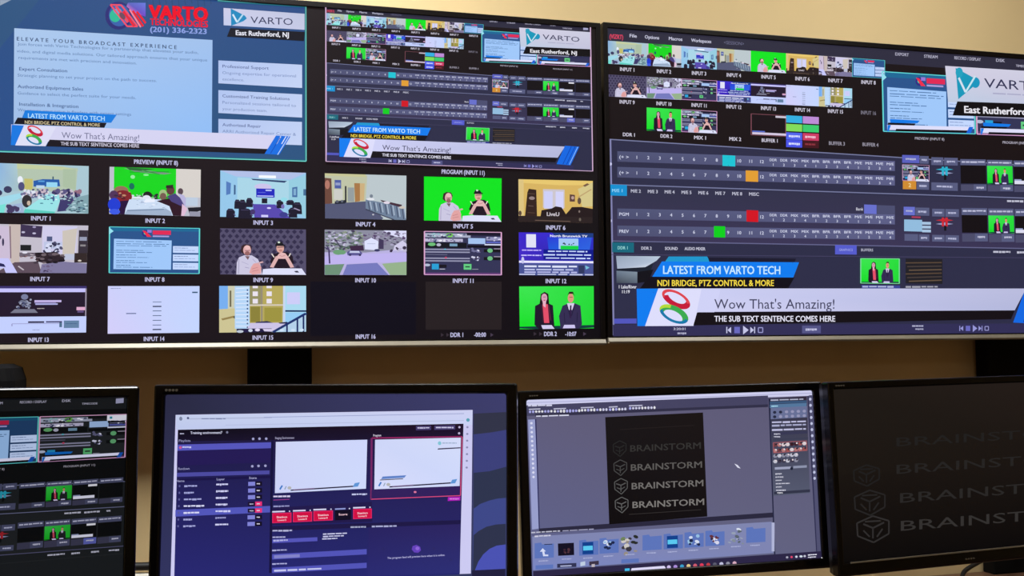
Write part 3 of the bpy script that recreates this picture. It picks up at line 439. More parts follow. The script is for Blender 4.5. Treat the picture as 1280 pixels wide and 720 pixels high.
def UI(mm, A, B, overlay=True, deep=True, nums=True):
    "the switcher screen; mm maps 0..1 layout to the plane, A and B turn measured points into 0..1"
    mm0 = mm; mm = lambda u, v: mm0(min(1, max(0, u)), min(1, max(0, v)))
    m = lambda x, y: mm(*A(x, y)); b = lambda x, y: mm(*B(x, y))
    dark = (26, 17, 18); pan = (46, 46, 72); bar = (46, 44, 62); cell = (88, 92, 128); line = (118, 122, 160)
    Q(mm, 0, 0, 1, 1, dark)
    Q(mm, 0, 0, 1, .052, bar)
    TX(m, '(VIZRT)', 762, 48, 5.5, 17, (224, 70, 100), .07, .03)
    for s_, x, w_, y in (('File', 787, 9, 46.5), ('Options', 806, 18, 48), ('Macros', 836, 17, 50), ('Workspaces', 864, 25, 52.2)): TX(m, s_, x, y, 4.2, w_, (205, 205, 228), .07, .02)
    TX(m, '<SESSION>', 905, 55, 4, 25, (110, 110, 140), .07)
    for s_, x, w_, y in (('EXPORT', 1119, 17, 69.3), ('STREAM', 1155, 17, 72), ('RECORD / DISPLAY', 1193, 33, 74), ('DSK', 1245, 11, 77)): TX(m, s_, x, y, 3.8, w_, (180, 178, 200), .07, .02)
    TX(b, 'TIMECODE', 703, 36, 1.6, 12, (180, 178, 200), .07, .02); Q(b, 729, 33.5, 735, 37.5, (170, 170, 205))
    # thumbnails
    xs = [759.5, 808.3, 851.5, 896, 938.5, 982.6, 1023.5, 1065, 1106]
    t0 = lambda x: 50.8 + (x - 759) * .0706; t1 = lambda x: 79.6 + (x - 759) * .0535
    r0 = lambda x: 93 + (x - 759) * .058; r1 = lambda x: 120.5 + (x - 759) * .047
    def win(i, f0, f1, n=1):
        a, c = xs[i], xs[i + n]; return WIN(m, (a, f0(a)), (c, f0(c)), (c, f1(c)), (a, f1(a)))
    ybase = cv.y
    for i, fn in enumerate((T1, T2, T3, T4, T5, T6, T7, T8)): cv.y = ybase; fn(win(i, t0, t1)); ytop = max(cv.y, locals().get('ytop', 0))
    for i, fn in enumerate((T9, T10, T11, T12, T13, T14, T15)): cv.y = ybase; fn(win(i, r0, r1)); ytop = max(cv.y, ytop)
    s0 = lambda x: 134.2 + (x - 806) * .056; s1 = lambda x: 163 + (x - 806) * .046
    for i, fn in ((1, NEWS), (2, MIX), (4, BUF1)): cv.y = ybase; fn(win(i, s0, s1)); ytop = max(cv.y, ytop)
    s2 = lambda x: 182 + (x - 985) * .04
    cv.y = ybase; BUF2(win(5, s0, s2))
    if nums:
        cv.y = ybase
        tc = (205, 200, 218)
        for i in range(8):
            x = (xs[i] + xs[i + 1]) / 2; TX(m, 'INPUT %d' % (i + 1), x, t1(x) + 8.2, 4.6, 18, tc, .06, .03, 'c')
            TX(m, 'INPUT %d' % (i + 9), x, r1(x) + 8.2 - i * .1, 4.6, 19, tc if i < 7 else (120, 115, 130), .06, .03, 'c')
        for s_, x, y in (('DDR 1', 786, 170.5), ('DDR 2', 833, 172.3), ('MIX 1', 875, 174.3), ('MIX 2', 919, 176), ('BUFFER 1', 962, 177.8), ('BUFFER 3', 1046, 181.5), ('BUFFER 4', 1088, 183)): TX(m, s_, x, y, 4.4, 15 if len(s_) < 7 else 20, tc if x < 1000 else (150, 145, 160), .05, .03, 'c')
    # preview and programme windows
    cv.y = ybase
    pw = WIN(b, (601.8, 37.6), (671, 42.5), (671, 80.5), (601.8, 77.5)); qw = WIN(b, (671.5, 42.5), (738, 47), (738, 84), (671.5, 80.8))
    T8(pw); LOWER3(pw, small=True)
    y1 = cv.y; PRG(qw) if deep else Q(qw, 0, 0, 1, 1, (120, 130, 150))
    TX(b, 'PREVIEW (INPUT 8)', 625, 83, 1.7, 22, (170, 165, 180), .05, .02); TX(b, 'PROGRAM (INPUT 11)', 691, 87, 1.7, 24, (170, 165, 180), .05, .02)
    # mix/effects panels
    cv.y = ybase
    PG(mm, [A(762, 174), (1, A(1280, 207)[1] + .004), (1, 1), (0, 1), A(761, 174)], pan)
    PG(m, [(763, 232), (1300, 251), (1340, 312), (764, 300)], [(50, 50, 74), (52, 50, 76), (58, 52, 84), (60, 54, 86)])
    yb = cv.y
    def hl(p, q, col=line, w_=.0035):
        a, c = A(*p), A(*q); sl = (c[1] - a[1]) / (c[0] - a[0]); y = a[1] + sl * (1 - a[0]); PG(mm, [(0, a[1] - sl * a[0]), (1, y), (1, y + w_), (0, a[1] - sl * a[0] + w_)], col)
    hl((762, 173.5), (1280, 206)); hl((762, 230), (1280, 247)); hl((764, 300.5), (1280, 310), (100, 100, 140))
    if deep: PG(mm, [(.0005, A(761, 174)[1]), (.004, A(761, 174)[1]), (.004, .995), (.0005, .995)], (130, 130, 175))
    for y in (205, 276, 371): EL(m, 763, y, 2, 2, (205, 205, 240), n=8)
    rows = ((189, 202, 201.4, 213.8), (208.6, 221.8, 219.8, 232), (260.6, 273.6, 268.2, 280.6), (282, 295, 287.2, 299.6))
    for k, (a, c, d, e) in enumerate(rows):
        PG(m, [(771.6, a), (1118.5, d), (1118.5, e), (771.6, c)], [(80, 84, 118), (96, 98, 140), (92, 94, 134), (76, 78, 112)])
        sl = (d + e - a - c) / 2 / 347
        if nums:
            cv.hold = True; cv.y += cv.DZ
            tcol = (205, 208, 232)
            TX(m, ('(+ >', '(+ >', 'PGM', 'PREV')[k], 774, (a + c) / 2 + 2.5, 4, 12, tcol, sl, .02)
            for n in range(12):
                x = 796 + n * 14.35 * (1 - n * .0008); TX(m, str(n + 1), x, (a + c) / 2 + sl * (x - 771) + 2.2, 4, None, tcol, sl, .02, 'c')
            for n in range(12):
                x = 966.5 + n * 13.35 * (1 - n * .0004); y = (a + c) / 2 + sl * (x - 771)
                TX(m, ('DDR', 'DDR', 'MIX', 'MIX', 'BFR', 'BFR', 'BFR', 'BFR', 'M/E', 'M/E', 'M/E', 'M/E')[n], x, y - .8, 3.2, 9, tcol, sl, .02, 'c'); TX(m, str(n % 4 + 1), x, y + 5, 3.2, None, tcol, sl, .02, 'c')
            cv.hold = False; cv.y += cv.DZ
    PG(m, [(903, 193.8), (919, 194.6), (919, 208.2), (903, 207.4)], (28, 196, 214)); PG(m, [(932, 213), (947.6, 213.6), (947.6, 227.4), (932, 226.8)], (226, 158, 52)); PG(m, [(933, 262.6), (947.8, 263.2), (947.8, 277.6), (933, 277)], (210, 20, 34)); PG(m, [(892.4, 282.6), (906.4, 283), (906.4, 297), (892.4, 296.6)], (12, 208, 28))
    PG(m, [(762, 230.6), (783.6, 231.2), (783.6, 245), (762, 244.4)], (22, 144, 208))
    TX(m, 'M/E 1', 765, 240, 4, 13, (150, 215, 250), .02, .02)
    for n in range(8): TX(m, 'M/E %d' % (n + 2) if n < 7 else 'MISC', 788.5 + n * 21.1, 240.6 + n * .55, 4, 12.5, (190, 190, 210), .03, .03)
    TX(m, 'Bank', 1070, 263, 3.6, 9, (200, 200, 215), .02, .02); PG(m, [(1080, 255.6), (1095.6, 256.2), (1095.6, 267.6), (1080, 267)], (104, 112, 205)); PG(m, [(1096, 256.4), (1118.5, 257.2), (1118.5, 268), (1096, 267.6)], (76, 78, 112))
    # transition blocks
    def cellr(x0, y0, x1, y1, col=cell, s_=.024, tx=None):
        S(m, x0, y0, x1, y0 + (x1 - x0) * s_, y1 - y0, col)
        if tx: DASH(m, x0 + (x1 - x0) * .2, (y0 + y1) / 2 - 1, x1 - (x1 - x0) * .2, 2.6, (178, 180, 212), s_)
    cellr(1127.6, 193.7, 1149, 203.5, (90, 96, 190), tx=1); cellr(1149.5, 195, 1160.7, 204.5, tx=1)
    w1 = WIN(m, (1127.6, 205.5), (1161, 206.6), (1161, 227.3), (1127.6, 226)); MIX(w1)
    cellr(1128, 226, 1144.7, 236.5, (208, 140, 50)); TX(m, '2', 1135, 234, 5, 3.4, (240, 215, 150), .02, .02); cellr(1145.4, 227.4, 1160.7, 237, tx=1)
    cellr(1163.6, 196.6, 1178.6, 206.4, tx=1); cellr(1179.6, 197.2, 1196.6, 206.8, tx=1)
    def CROSS(y, c1):
        for dy, c in ((0, c1), (4.6, (150, 155, 195))): PG(m, [(1169, y + dy + 1), (1180, y + dy - 1), (1191, y + dy + 1), (1180, y + dy + 2.6)], c)
        S(m, 1176.6, y - 2.5, 1179.4, y - 2.4, 11, c1); S(m, 1181, y - 2.5, 1184, y - 2.4, 11, c1); S(m, 1179.5, y + 8, 1182.3, y + 8, 6, (18, 18, 22))
    CROSS(211, (42, 176, 205)); cellr(1163.6, 228, 1196.6, 238, tx=1)
    cellr(1129, 258.5, 1143, 269, (104, 112, 205), .02, 1); cellr(1143.6, 259.5, 1161, 269.5, s_=.02, tx=1); LN(m, [(1139, 271.4), (1150, 271.8)], 2, (175, 60, 90))
    S(m, 1129.6, 274.4, 1152, 275, 14.6, (146, 188, 222)); [S(m, 1152, 277.4 + k * 4.8, 1163, 277.6 + k * 4.8, 3.4, (168, 196, 226)) for k in range(3)]
    cellr(1130, 292.5, 1147, 301, s_=.02); cellr(1148, 293, 1161, 301.4, s_=.02, tx=1); cellr(1164.6, 261, 1180, 270.6, s_=.02, tx=1); cellr(1181, 261.4, 1198, 271, s_=.02, tx=1)
    CROSS(274.5, (205, 40, 52)); cellr(1164.6, 293.6, 1180, 302, s_=.02, tx=1); cellr(1181, 294, 1198, 302.4, s_=.02, tx=1)
    # key columns, measured on the smaller copy
    for k in range(4):
        x0 = 658.5 + k * 20.1; x1 = min(x0 + 19.3, 737)
        for (h0, h1, c0, e1, g) in ((96.6, 100.6, 112.6, 118, 0), (128.8, 133.4, 145, 151.5, 1)):
            o = k * .95
            S(b, x0, h0 + o, x1, h0 + o + .7, h1 - h0, cell); DASH(b, x0 + 1, h0 + o + 1.4, x1 - 1, 1.2, (185, 186, 215), .03)
            wn = WIN(b, (x0, h1 + o), (x1, h1 + o + .7), (x1, c0 + o + .7), (x0, c0 + o))
            if k == 1: NEWS(wn)
            else:
                Q(wn, 0, 0, 1, 1, (20, 14, 18))
                if k == 2: Q(wn, .6, .02, .95, .16, (225, 225, 235)); Q(wn, .02, .78, .86, .97, (220, 220, 240)); Q(wn, .02, .7, .3, .78, (150, 160, 200))
            S(b, x0, c0 + o + .7, x1, c0 + o + 1.2, e1 - c0 - 1.2, (76, 76, 106)); S(b, (x0 + x1) / 2, c0 + o + .9, x1, c0 + o + 1.2, e1 - c0 - 1.4, (104, 112, 205) if (k == 2 and g) else cell); DASH(b, (x0 + x1) / 2 + 2, c0 + o + 2.6, x1 - 2, 1.4, (190, 190, 215), .03)
    for x, w_, y in ((693, 12.5, 124.6), (708, 12, 125.6), (725, 3, 126.4), (681.5, 13, 157.8), (699.5, 6.5, 158.7), (714.5, 6, 159.4), (728, 8, 160)): DASH(b, x, y, x + w_, 1.5, (190, 190, 210), .04)
    # media player area
    PG(m, [(764.5, 303), (791.8, 303.4), (791.8, 315.8), (764.5, 315.4)], (24, 104, 124)); TX(m, 'DDR 1', 771.5, 311.8, 4, 12.5, (150, 215, 215), .01, .02)
    for s_, x, w_ in (('DDR 2', 801, 13), ('SOUND', 830.5, 16), ('AUDIO MIXER', 855, 26)): TX(m, s_, x, 312.2 + (x - 801) * .01, 3.8, w_, (196, 196, 216), .012, .03)
    S(m, 1043, 306.4, 1070, 306.8, 11.6, (86, 92, 205)); TX(m, 'GRAPHICS', 1048, 313.8, 3, 17, (170, 176, 240), .01); TX(m, 'BUFFERS', 1075.5, 314.2, 3.4, 15, (180, 180, 200), .01, .02)
    hl((764, 318), (1280, 322), (70, 66, 100), .002)
    PG(m, [(769.5, 320), (825, 320.6), (820, 326), (806, 334), (787, 337.5), (771, 336)], [(150, 165, 185), (190, 205, 225), (180, 195, 215), (205, 215, 232), (160, 172, 195), (170, 182, 205)]); PG(m, [(771, 336), (806, 334), (816, 330), (812, 340), (770, 338.5)], (28, 34, 48)); PG(m, [(770, 338.5), (796, 340), (803, 345), (797, 354), (770, 354)], [(110, 125, 145), (130, 145, 160), (120, 135, 150), (90, 100, 118), (60, 66, 80)]); PG(m, [(796, 340), (816, 337), (810, 352), (796, 354)], (18, 16, 24))
    TX(m, '1 Lake/River', 773, 360.6, 4.2, 22, (226, 226, 240), 0, .02); TX(m, '11:19', 777, 366.6, 4, 9.5, (226, 226, 240), 0, .02)
    S(m, 767, 398.4, 795, 398.2, 6.2, (82, 86, 188))
    nw = WIN(m, (1074.5, 323), (1123.6, 323.4), (1123.6, 354.8), (1074.5, 354.2)); NEWS(nw); OUT(nw, [(.01, .01), (.99, .01), (.99, .99), (.01, .99)], .03, (120, 215, 150)); S(m, 1076, 356.4, 1124, 357, 4, (60, 70, 150)); DASH(m, 1077, 357.4, 1116, 2.6, (170, 176, 215))
    S(m, 1131, 323.4, 1177, 324, 31, (34, 32, 38)); [S(m, 1131 + (k % 3) * 2, 328 + k * 4.6, 1176, 327.6 + k * 4.4, 1.5, ((88, 70, 56), (70, 60, 58), (100, 82, 66))[k % 3]) for k in range(6)]; DASH(m, 1131, 357.6, 1171, 2.4, (160, 160, 175))
    PG(m, [(765, 406), (1300, 404.4), (1300, 424), (766, 424.6)], (50, 47, 86)); 
    hl((766, 423), (1280, 421.4), (46, 40, 74), .02)
    def TRANSP(x, y, s_=1.0, g=m, c=(196, 196, 232)):
        PG(g, [(x + 6 * s_, y - 4 * s_), (x + 1.5 * s_, y), (x + 6 * s_, y + 4 * s_)], c); Q(g, x, y - 4 * s_, x + 1.3 * s_, y + 4 * s_, c); Q(g, x + 10 * s_, y - 4 * s_, x + 17 * s_, y + 4 * s_, (104, 104, 190)); PG(g, [(x + 21 * s_, y - 5.5 * s_), (x + 28 * s_, y), (x + 21 * s_, y + 5.5 * s_)], c)
        PG(g, [(x + 30 * s_, y - 4 * s_), (x + 34.5 * s_, y), (x + 30 * s_, y + 4 * s_)], c); Q(g, x + 34.8 * s_, y - 4 * s_, x + 36 * s_, y + 4 * s_, c); OUT(g, [(x + 40 * s_, y - 3 * s_), (x + 45.5 * s_, y - 3 * s_), (x + 45.5 * s_, y + 3 * s_), (x + 40 * s_, y + 3 * s_)], 1.2 * s_, (150, 150, 205))
    TRANSP(907, 412.6); TRANSP(1198, 410.5, .8, c=(150, 150, 215)); S(m, 1001.6, 407, 1025, 406.9, 9.6, (84, 84, 134)); DASH(m, 1006, 410.6, 1020, 3, (190, 190, 225))
    TX(m, '3:20:01', 841, 412.6, 3, 15, (190, 190, 215), 0, .02); DASH(m, 846, 415.6, 857, 2.6, (170, 170, 200)); DASH(m, 1139, 406.6, 1153, 2, (170, 170, 200)); DASH(m, 1143, 410.6, 1153, 2, (170, 170, 200))
    # lower third
    if overlay or not overlay:
        blue = (14, 124, 240)
        PG(m, [(835, 320.8), (883, 320.8), (887, 328), (830, 328)], (30, 150, 205)); PG(m, [(884, 322), (994, 323.4), (992, 328.6), (886, 328)], (28, 26, 46))
        PG(m, [(810, 346), (992, 347), (984, 361), (799, 361)], (18, 14, 24)); PG(m, [(814.5, 346), (826.5, 327), (997.8, 328), (990.6, 347)], blue)
        TX(m, 'LATEST FROM VARTO TECH', 828, 342.4, 10.2, 146.5, (196, 232, 255), .0035, .022)
        TX(m, 'NDI BRIDGE, PTZ CONTROL & MORE', 821, 357.6, 7.6, 145.5, (244, 216, 72), 0, .022)
        wb = [(822, 360.6)] + [(1240, 360.6)]; c_ = (206, 208, 246)
        a0 = A(822, 360.6); a1 = A(806, 407.4); k0 = B(705.6, 183.5); k1 = B(696.5, 197.5)
        PG(mm, [a0, k0, k1, A(868, 390)], [c_, (186, 188, 222), (180, 184, 220), (210, 210, 245)]); PG(m, [(795, 361), (822, 360.8), (805.5, 407.6), (796, 407.6)], blue)
        PG(m, [(822, 360.8), (882, 360.8), (866, 407.4), (805.5, 407.6)], (222, 222, 252)); PG(m, [(876, 361), (900, 361), (892, 390.4), (870, 390.4)], (208, 210, 247))
        k2 = B(693.5, 203.2); PG(mm, [A(870.4, 390.6), k1, k2, A(865.8, 406.8)], (20, 14, 20))
        RINGS(m, 842.5, 384.4, 18, .92)
        TX(m, "Wow That's Amazing!", 892, 386, 12.2, 150, (62, 62, 92), 0, -.004); TX(m, 'THE SUB TEXT SENTENCE COMES HERE', 892, 402, 7.2, 151, (228, 226, 244), .0, .022)
        PG(b, [(705.5, 182.5), (723.5, 183.8), (712.5, 207), (695, 205.5)], (20, 104, 226)); LN(b, [(713.5, 183.5), (703, 205.5)], .8, (8, 60, 170)); LN(b, [(718, 184), (707.5, 206)], .8, (8, 60, 170)); LN(b, [(721.5, 184), (711, 206)], .7, (150, 200, 250))
    if overlay:
        PG(b, [(648.5, 35), (737.6, 40.8), (737.6, 62.4), (650, 59)], [(212, 208, 228), (205, 205, 225), (196, 196, 220), (190, 205, 228)])
        PG(b, [(656.3, 36.4), (674.4, 45.4), (657.8, 57.2)], (22, 152, 186)); EL(b, 671, 46.3, 3.4, 3.6, (24, 150, 190)); EL(b, 659, 39.6, 2.8, 3.4, (34, 160, 190)); LN(b, [(658.5, 43), (663.4, 52.6)], 1.5, (212, 226, 240)); LN(b, [(663.4, 52.6), (671, 42)], 1.3, (200, 230, 240))
        TX(b, 'VARTO', 677.6, 49.6, 6.2, 46, (48, 50, 84), .075, -.004); DASH(b, 684, 53.2, 718, .9, (170, 170, 200), .06)
        PG(b, [(657, 58.6), (738, 62.2), (738, 71.6), (653.2, 67.8)], (16, 12, 14)); TX(b, 'East Rutherford, NJ', 662, 66.2, 4.6, 58.5, (232, 230, 238), .05, .03)

def basis(p, yaw, tilt, roll):
    rt = Vector((cos(yaw), sin(yaw), 0)); n = Vector((sin(yaw), -cos(yaw), 0)); up = Vector((0, 0, 1)) * cos(tilt) - n * sin(tilt)
    r2 = rt * cos(roll) + up * sin(roll); u2 = -rt * sin(roll) + up * cos(roll); bk = u2.cross(r2)
    p = Vector(p)
    return Matrix(((r2.x, bk.x, u2.x, p.x), (r2.y, bk.y, u2.y, p.y), (r2.z, bk.z, u2.z, p.z), (0, 0, 0, 1)))

# ------------------------------------------------------------------ televisions on the wall (55 inch), front glass at y = 2.2
TVW, TVH = 1.238, .7075
DZ_ = .68
def television(x_left, z_bot, label):
    mw = Matrix.Translation((x_left + TVW / 2, 2.2, z_bot))
    t = thing('television', label, 'television', mat=mw, group=None)
    h = TVW / 2
    MB().frame(-h, .0115, h, TVH, .011, .004, .011, .0125, -.004, .02).build('bezel', M['tvbez'], t, bevel=.0015)
    MB().loft([[(x, -.004, .0125), (x, -.0095, .004), (x, -.008, .0), (x, .02, .0), (x, .02, .0125)] for x in (-h, h)]).build('bottom_trim', M['silver'], t, bevel=.0008)
    MB().loft([[(-h + .002, .012, .002), (h - .002, .012, .002), (h - .002, .012, TVH - .002), (-h + .002, .012, TVH - .002)],
               [(-h + .004, .03, .004), (h - .004, .03, .004), (h - .004, .03, TVH - .004), (-h + .004, .03, TVH - .004)],
               [(-h + .12, .062, .05), (h - .12, .062, .05), (h - .12, .062, TVH - .16), (-h + .12, .062, TVH - .16)]]).build('rear_housing', M['matte'], t)
    return t, mw
tv1, mw1 = television(.839 - TVW, EYE.z + .0075, 'left wall television showing a multiview grid of camera pictures')
tv2, mw2 = television(.845, EYE.z + .0105, 'right wall television showing the live switcher control panel and lower-third banner')

# --- right television picture
cv = Canvas(mw2); c2 = cv
R2 = UV(cv, -TVW / 2 + .011, .0145, TVW / 2 - .011, TVH - .0125)
cvp = Canvas(mw1)
pcorn = [(407, 9.6), (737.8, 32.2), (739.6, 213.4), (407.3, 203)]
pc = [cvp.px(*p) for p in pcorn]
RP = UV(cvp, (pc[0][0] + pc[3][0]) / 2, (pc[2][1] + pc[3][1]) / 2, (pc[1][0] + pc[2][0]) / 2, (pc[0][1] + pc[1][1]) / 2)
A, B = R2.uv, RP.uv
Q(R2.m, 0, 0, 1, 1, (26, 17, 18))
UI(R2.m, A, B)
cv.build('screen', tv2)

# --- left television picture
cv = Canvas(mw1)
RS = UV(cv, -TVW / 2 + .011, .0145, TVW / 2 - .011, TVH - .0125)
m = cv.px
PG(RS.m, [(0, 0), (1, 0), (1, 1), (0, 1)], [(34, 22, 24), (32, 26, 25), (13, 8, 14), (30, 20, 26)])
PG(m, [(388, 352), (520, 352), (520, 418), (388, 420)], (12, 8, 22)); PG(m, [(532, 352), (627, 352), (627, 412), (532, 412)], (38, 30, 32))
y0 = cv.y
# preview window
PG(m, [(-30, -22), (382.4, 3.4 + 3), (382.6, 202), (-30, 189.6)], [(42, 78, 132), (38, 74, 132), (44, 84, 128), (40, 78, 140)])
PG(m, [(-30, -20), (60, -14), (0, 60), (-30, 90)], [(46, 84, 128)] * 4)
PG(m, [(0, 0), (14, 0), (0, 7)], (150, 165, 185))
PG(m, [(17.8, 35.2), (265.6, 50), (264.8, 166.2), (17, 160)], [(172, 200, 236), (160, 192, 236), (146, 190, 246), (160, 190, 232)])
TX(m, 'ELEVATE YOUR BROADCAST EXPERIENCE', 21, 50.6, 4.6, 200, (44, 62, 104), .054, .012, sp=1.5)
cP = (92, 122, 172); cH = (66, 92, 142)
for s_, x, y, wd in (('Join forces with Varto Technologies for a partnership that elevates your audio,', 22, 56.6, 226), ('video, and digital media solutions. Our tailored approach ensures that your unique', 21, 65.4, 238), ('requirements are met with precision and innovation.', 23, 73.6, 148), ('Strategic planning to set your project on the path to success.', 22, 95.6, 174), ('Guidance to select the perfect suite for your needs.', 22, 118, 148)): TX(m, s_, x, y, 3.6, wd, cP, .048 if y < 80 else .04)
for s_, x, y, wd in (('Expert Consultation', 24, 88, 60), ('Authorized Equipment Sales', 22, 110, 82), ('Installation & Integration', 24, 132, 74)): TX(m, s_, x, y, 4.2, wd, cH, .042, .008)
TX(m, 'We ensure your setup is flawless with expert settings', 22, 139, 3.6, 142, cP, .04)
for (a, c, d, e), tt in (((273, 75.5, 109.4 - 4.5, 81), ('Professional Support', 'Ongoing expertise for operational', 'excellence.')), ((273, 112.6, 142, 118), ('Customized Training Solutions', 'Personalized sessions tailored to', 'your production team.')), ((273, 148.6, 180, 152.5), ('Authorized Repair', 'ARRI Authorized Repair Center &', ''))):
    PG(m, [(a, c), (377.6, e), (377.6, e + 29), (a, c + 28.6)] if c < 140 else [(a, c), (377.4, 152.4), (377.4, 181.5), (a, 178)], [(176, 196, 240), (192, 208, 244), (198, 212, 246), (184, 202, 242)])
    TX(m, tt[0], a + 5, c + 9, 3.8, (58, 84, 48)[0 if c < 100 else 1 if c < 140 else 2], (84, 98, 150), .045, .006)
    TX(m, tt[1], a + 5, c + 17, 3.6, 92, (118, 138, 188), .045)
    if tt[2]: TX(m, tt[2], a + 5, c + 25, 3.6, 27 if c < 100 else 56, (118, 138, 188), .045)
# red company sign
for i in range(11): LN(m, [(183 + i * 8, 0), (184 + i * 8, 4 + (i * 5) % 7)], 1.5, (36, 70, 118))
EL(m, 148, 19.5, 16.5, 17.5, (40, 40, 116), n=24); EL(m, 149, 19, 13, 14, (54, 96, 170), n=20); EL(m, 144, 19.8, 7, 8, (44, 186, 150)); EL(m, 147, 14, 5, 3.4, (120, 150, 200)); PG(m, [(160, 3.4), (182, 3.6), (182, 21), (166, 15), (158, 8)], [(90, 100, 190), (100, 120, 220), (110, 60, 200), (190, 110, 190), (180, 110, 190)])
OUT(m, [(138, 6), (151.5, 6.4), (172, 33), (159, 33)], 2.0, (242, 74, 98)); LN(m, [(145, 8), (160, 28)], 3, (240, 70, 90)); LN(m, [(162, 12), (176, 34)], 2, (250, 130, 150)); LN(m, [(166, 13.5), (179, 33)], 2.6, (236, 20, 40)); LN(m, [(171, 14.5), (182, 29)], 2.6, (236, 20, 40)); LN(m, [(154, 14), (168, 33)], 3.2, (232, 26, 50)); EL(m, 153, 20, 3, 5, (110, 70, 90), rot=-.6)
TX(m, 'VARTO', 185.5, 23, 17, 75, (120, 20, 50), .045, .07); TX(m, 'VARTO', 186, 22.4, 16, 74, (240, 28, 48), .045, .05); TX(m, 'TECHNOLOGIES', 187.5, 31, 8, 72.5, (236, 30, 52), .045, .035); TX(m, '(201) 336-2323', 187.5, 39.8, 6.6, 71, (140, 160, 226), .04, .03)
# station bug
PG(m, [(279.4, 10), (381.6, 17.4), (381.2, 37.4), (279.6, 31.6)], [(204, 204, 232), (190, 196, 222), (196, 200, 228), (196, 204, 236)]); PG(m, [(288.4, 10.6), (306, 19.6), (308.6, 23), (304.6, 26.4), (289, 32.4)], (20, 136, 190)); LN(m, [(291, 18), (296.5, 28)], 2.2, (214, 232, 248)); LN(m, [(296.5, 28), (303.5, 18.4)], 2, (180, 220, 240)); TX(m, 'VARTO', 313, 29, 8.6, 53, (48, 54, 92), .05, -.002)
PG(m, [(288, 35), (381, 40), (380, 51.5), (283.6, 46)], (14, 12, 26)); TX(m, 'East Rutherford, NJ', 294.6, 43.8, 6, 66.5, (232, 232, 244), .042, .03)
# lower third on preview
PG(m, [(31.4, 137.8), (146, 143.4), (139, 153.6), (27, 149)], (20, 124, 224)); PG(m, [(22, 147), (133.4, 153.6), (130.4, 159.8), (17.6, 155)], (18, 14, 26)); TX(m, 'LATEST FROM VARTO TECH', 35, 147.4, 5.8, 96, (180, 224, 255), .04, .02); TX(m, 'NDI BRIDGE, PTZ CONTROL & MORE', 31, 154.6, 4, 94, (206, 190, 150), .04, .02)
PG(m, [(14, 155.6), (200, 163), (348, 169.6), (344, 187.6), (60, 177), (14, 180)], (214, 212, 242)); PG(m, [(14.6, 156), (30, 157), (19, 181.6), (13.6, 181.4)], (22, 120, 226)); PG(m, [(30, 157), (70, 159), (57, 182.8), (19, 181.8)], (222, 222, 246)); PG(m, [(62, 174.6), (345, 186.8), (338, 192.6), (58, 183)], (24, 18, 26))
RINGS(m, 43, 169.6, 10, .95); TX(m, "Wow That's Amazing!", 77, 172.6, 7.6, 97, (112, 112, 146), .035, -.004); TX(m, 'THE SUB TEXT SENTENCE COMES HERE', 76, 181.6, 4.4, 98, (205, 200, 220), .03, .025)
PG(m, [(345, 169.4), (363, 170.6), (349, 193.6), (330.6, 192.4)], (24, 110, 226)); LN(m, [(351, 170.5), (345.5, 180)], 1.2, (214, 226, 250)); LN(m, [(357.5, 170.6), (352, 180)], 1.2, (214, 226, 250)); LN(m, [(361, 170.6), (347, 193.4)], .9, (200, 220, 250)); LN(m, [(350, 172), (338, 192)], .8, (10, 70, 180))
teal = (112, 214, 204); LN(m, [(272, 0.4), (382.2, 7.4), (382.6, 201.6), (-30, 188.6)], 1.3, teal)
LN(m, [(272, 1.8), (381.4, 8.8), (381.4, 200.4), (-30, 187.4)], 1.2, (36, 110, 120))
# programme window
cv.y = y0
UI(RP.m, A, B, nums=True)
OUT(RP.m, [(0, 0), (1, 0), (1, 1), (0, 1)], .004, (214, 178, 214))
ymax = cv.y; cv.y = y0
LABELS = [('PREVIEW (INPUT 8)', 195, 205.6, 55), ('PROGRAM (INPUT 11)', 579, 218, 54)]
grid = [  # name, function, corners (tl, tr, br, bl)
    ('INPUT 1', T1, (-4, 203.7), (111, 207.6), (110.4, 267), (-4, 265.8), 51, 275.6),
    ('INPUT 2', T2, (137, 208.4), (251, 212), (250.4, 270.6), (136.4, 267.4), 194, 278.6),
    ('INPUT 3', T3, (275.4, 213), (382.4, 216), (382.4, 273), (275, 271), 329, 281),
    ('INPUT 4', T4, (406, 216.6), (508, 219.6), (507.6, 275), (406.4, 273), 457, 283),
    ('INPUT 5', T5, (530, 220.6), (627, 223), (626.6, 277.4), (530, 275.6), 579, 285.4),
    ('INPUT 6', T6, (648, 224), (741, 226.2), (740.6, 279), (648.4, 277), 694.6, 287.2),
    ('INPUT 7', T7, (-4, 280), (110.4, 282), (108, 341.4), (-4, 341.1), 50, 351.4),
    ('INPUT 8', T8, (136.4, 283), (250, 285), (249.4, 342.6), (136, 341.6), 193.4, 352),
    ('INPUT 9', T9, (275, 285.4), (382.4, 286.8), (382.6, 343.6), (275, 343), 329, 352.6),
    ('INPUT 10', T10, (405.8, 287), (508, 288.4), (507.8, 343.8), (405.8, 343.6), 457, 353),
    ('INPUT 11', T11, (530, 288.6), (627, 290), (627, 344.4), (530, 344), 579, 353.6),
    ('INPUT 12', T12, (648.4, 290.4), (741.6, 291.6), (741.6, 344.6), (649, 344), 695, 354),
    ('INPUT 13', T13, (-4, 357.6), (108.4, 357.6), (107.6, 415.6), (-4, 416.8), 48, 427.4),
    ('INPUT 14', T14, (135, 357.6), (249.4, 357.6), (249, 415.8), (134.6, 417.2), 192.6, 426.2),
    ('INPUT 15', T15, (274, 357.4), (382.6, 357.4), (382.6, 414.6), (274, 415.8), 328.6, 424.6),
    ('DDR 2', NEWS, (649, 358), (742.2, 357.6), (742.4, 410.4), (649.6, 411.6), 688, 420)]
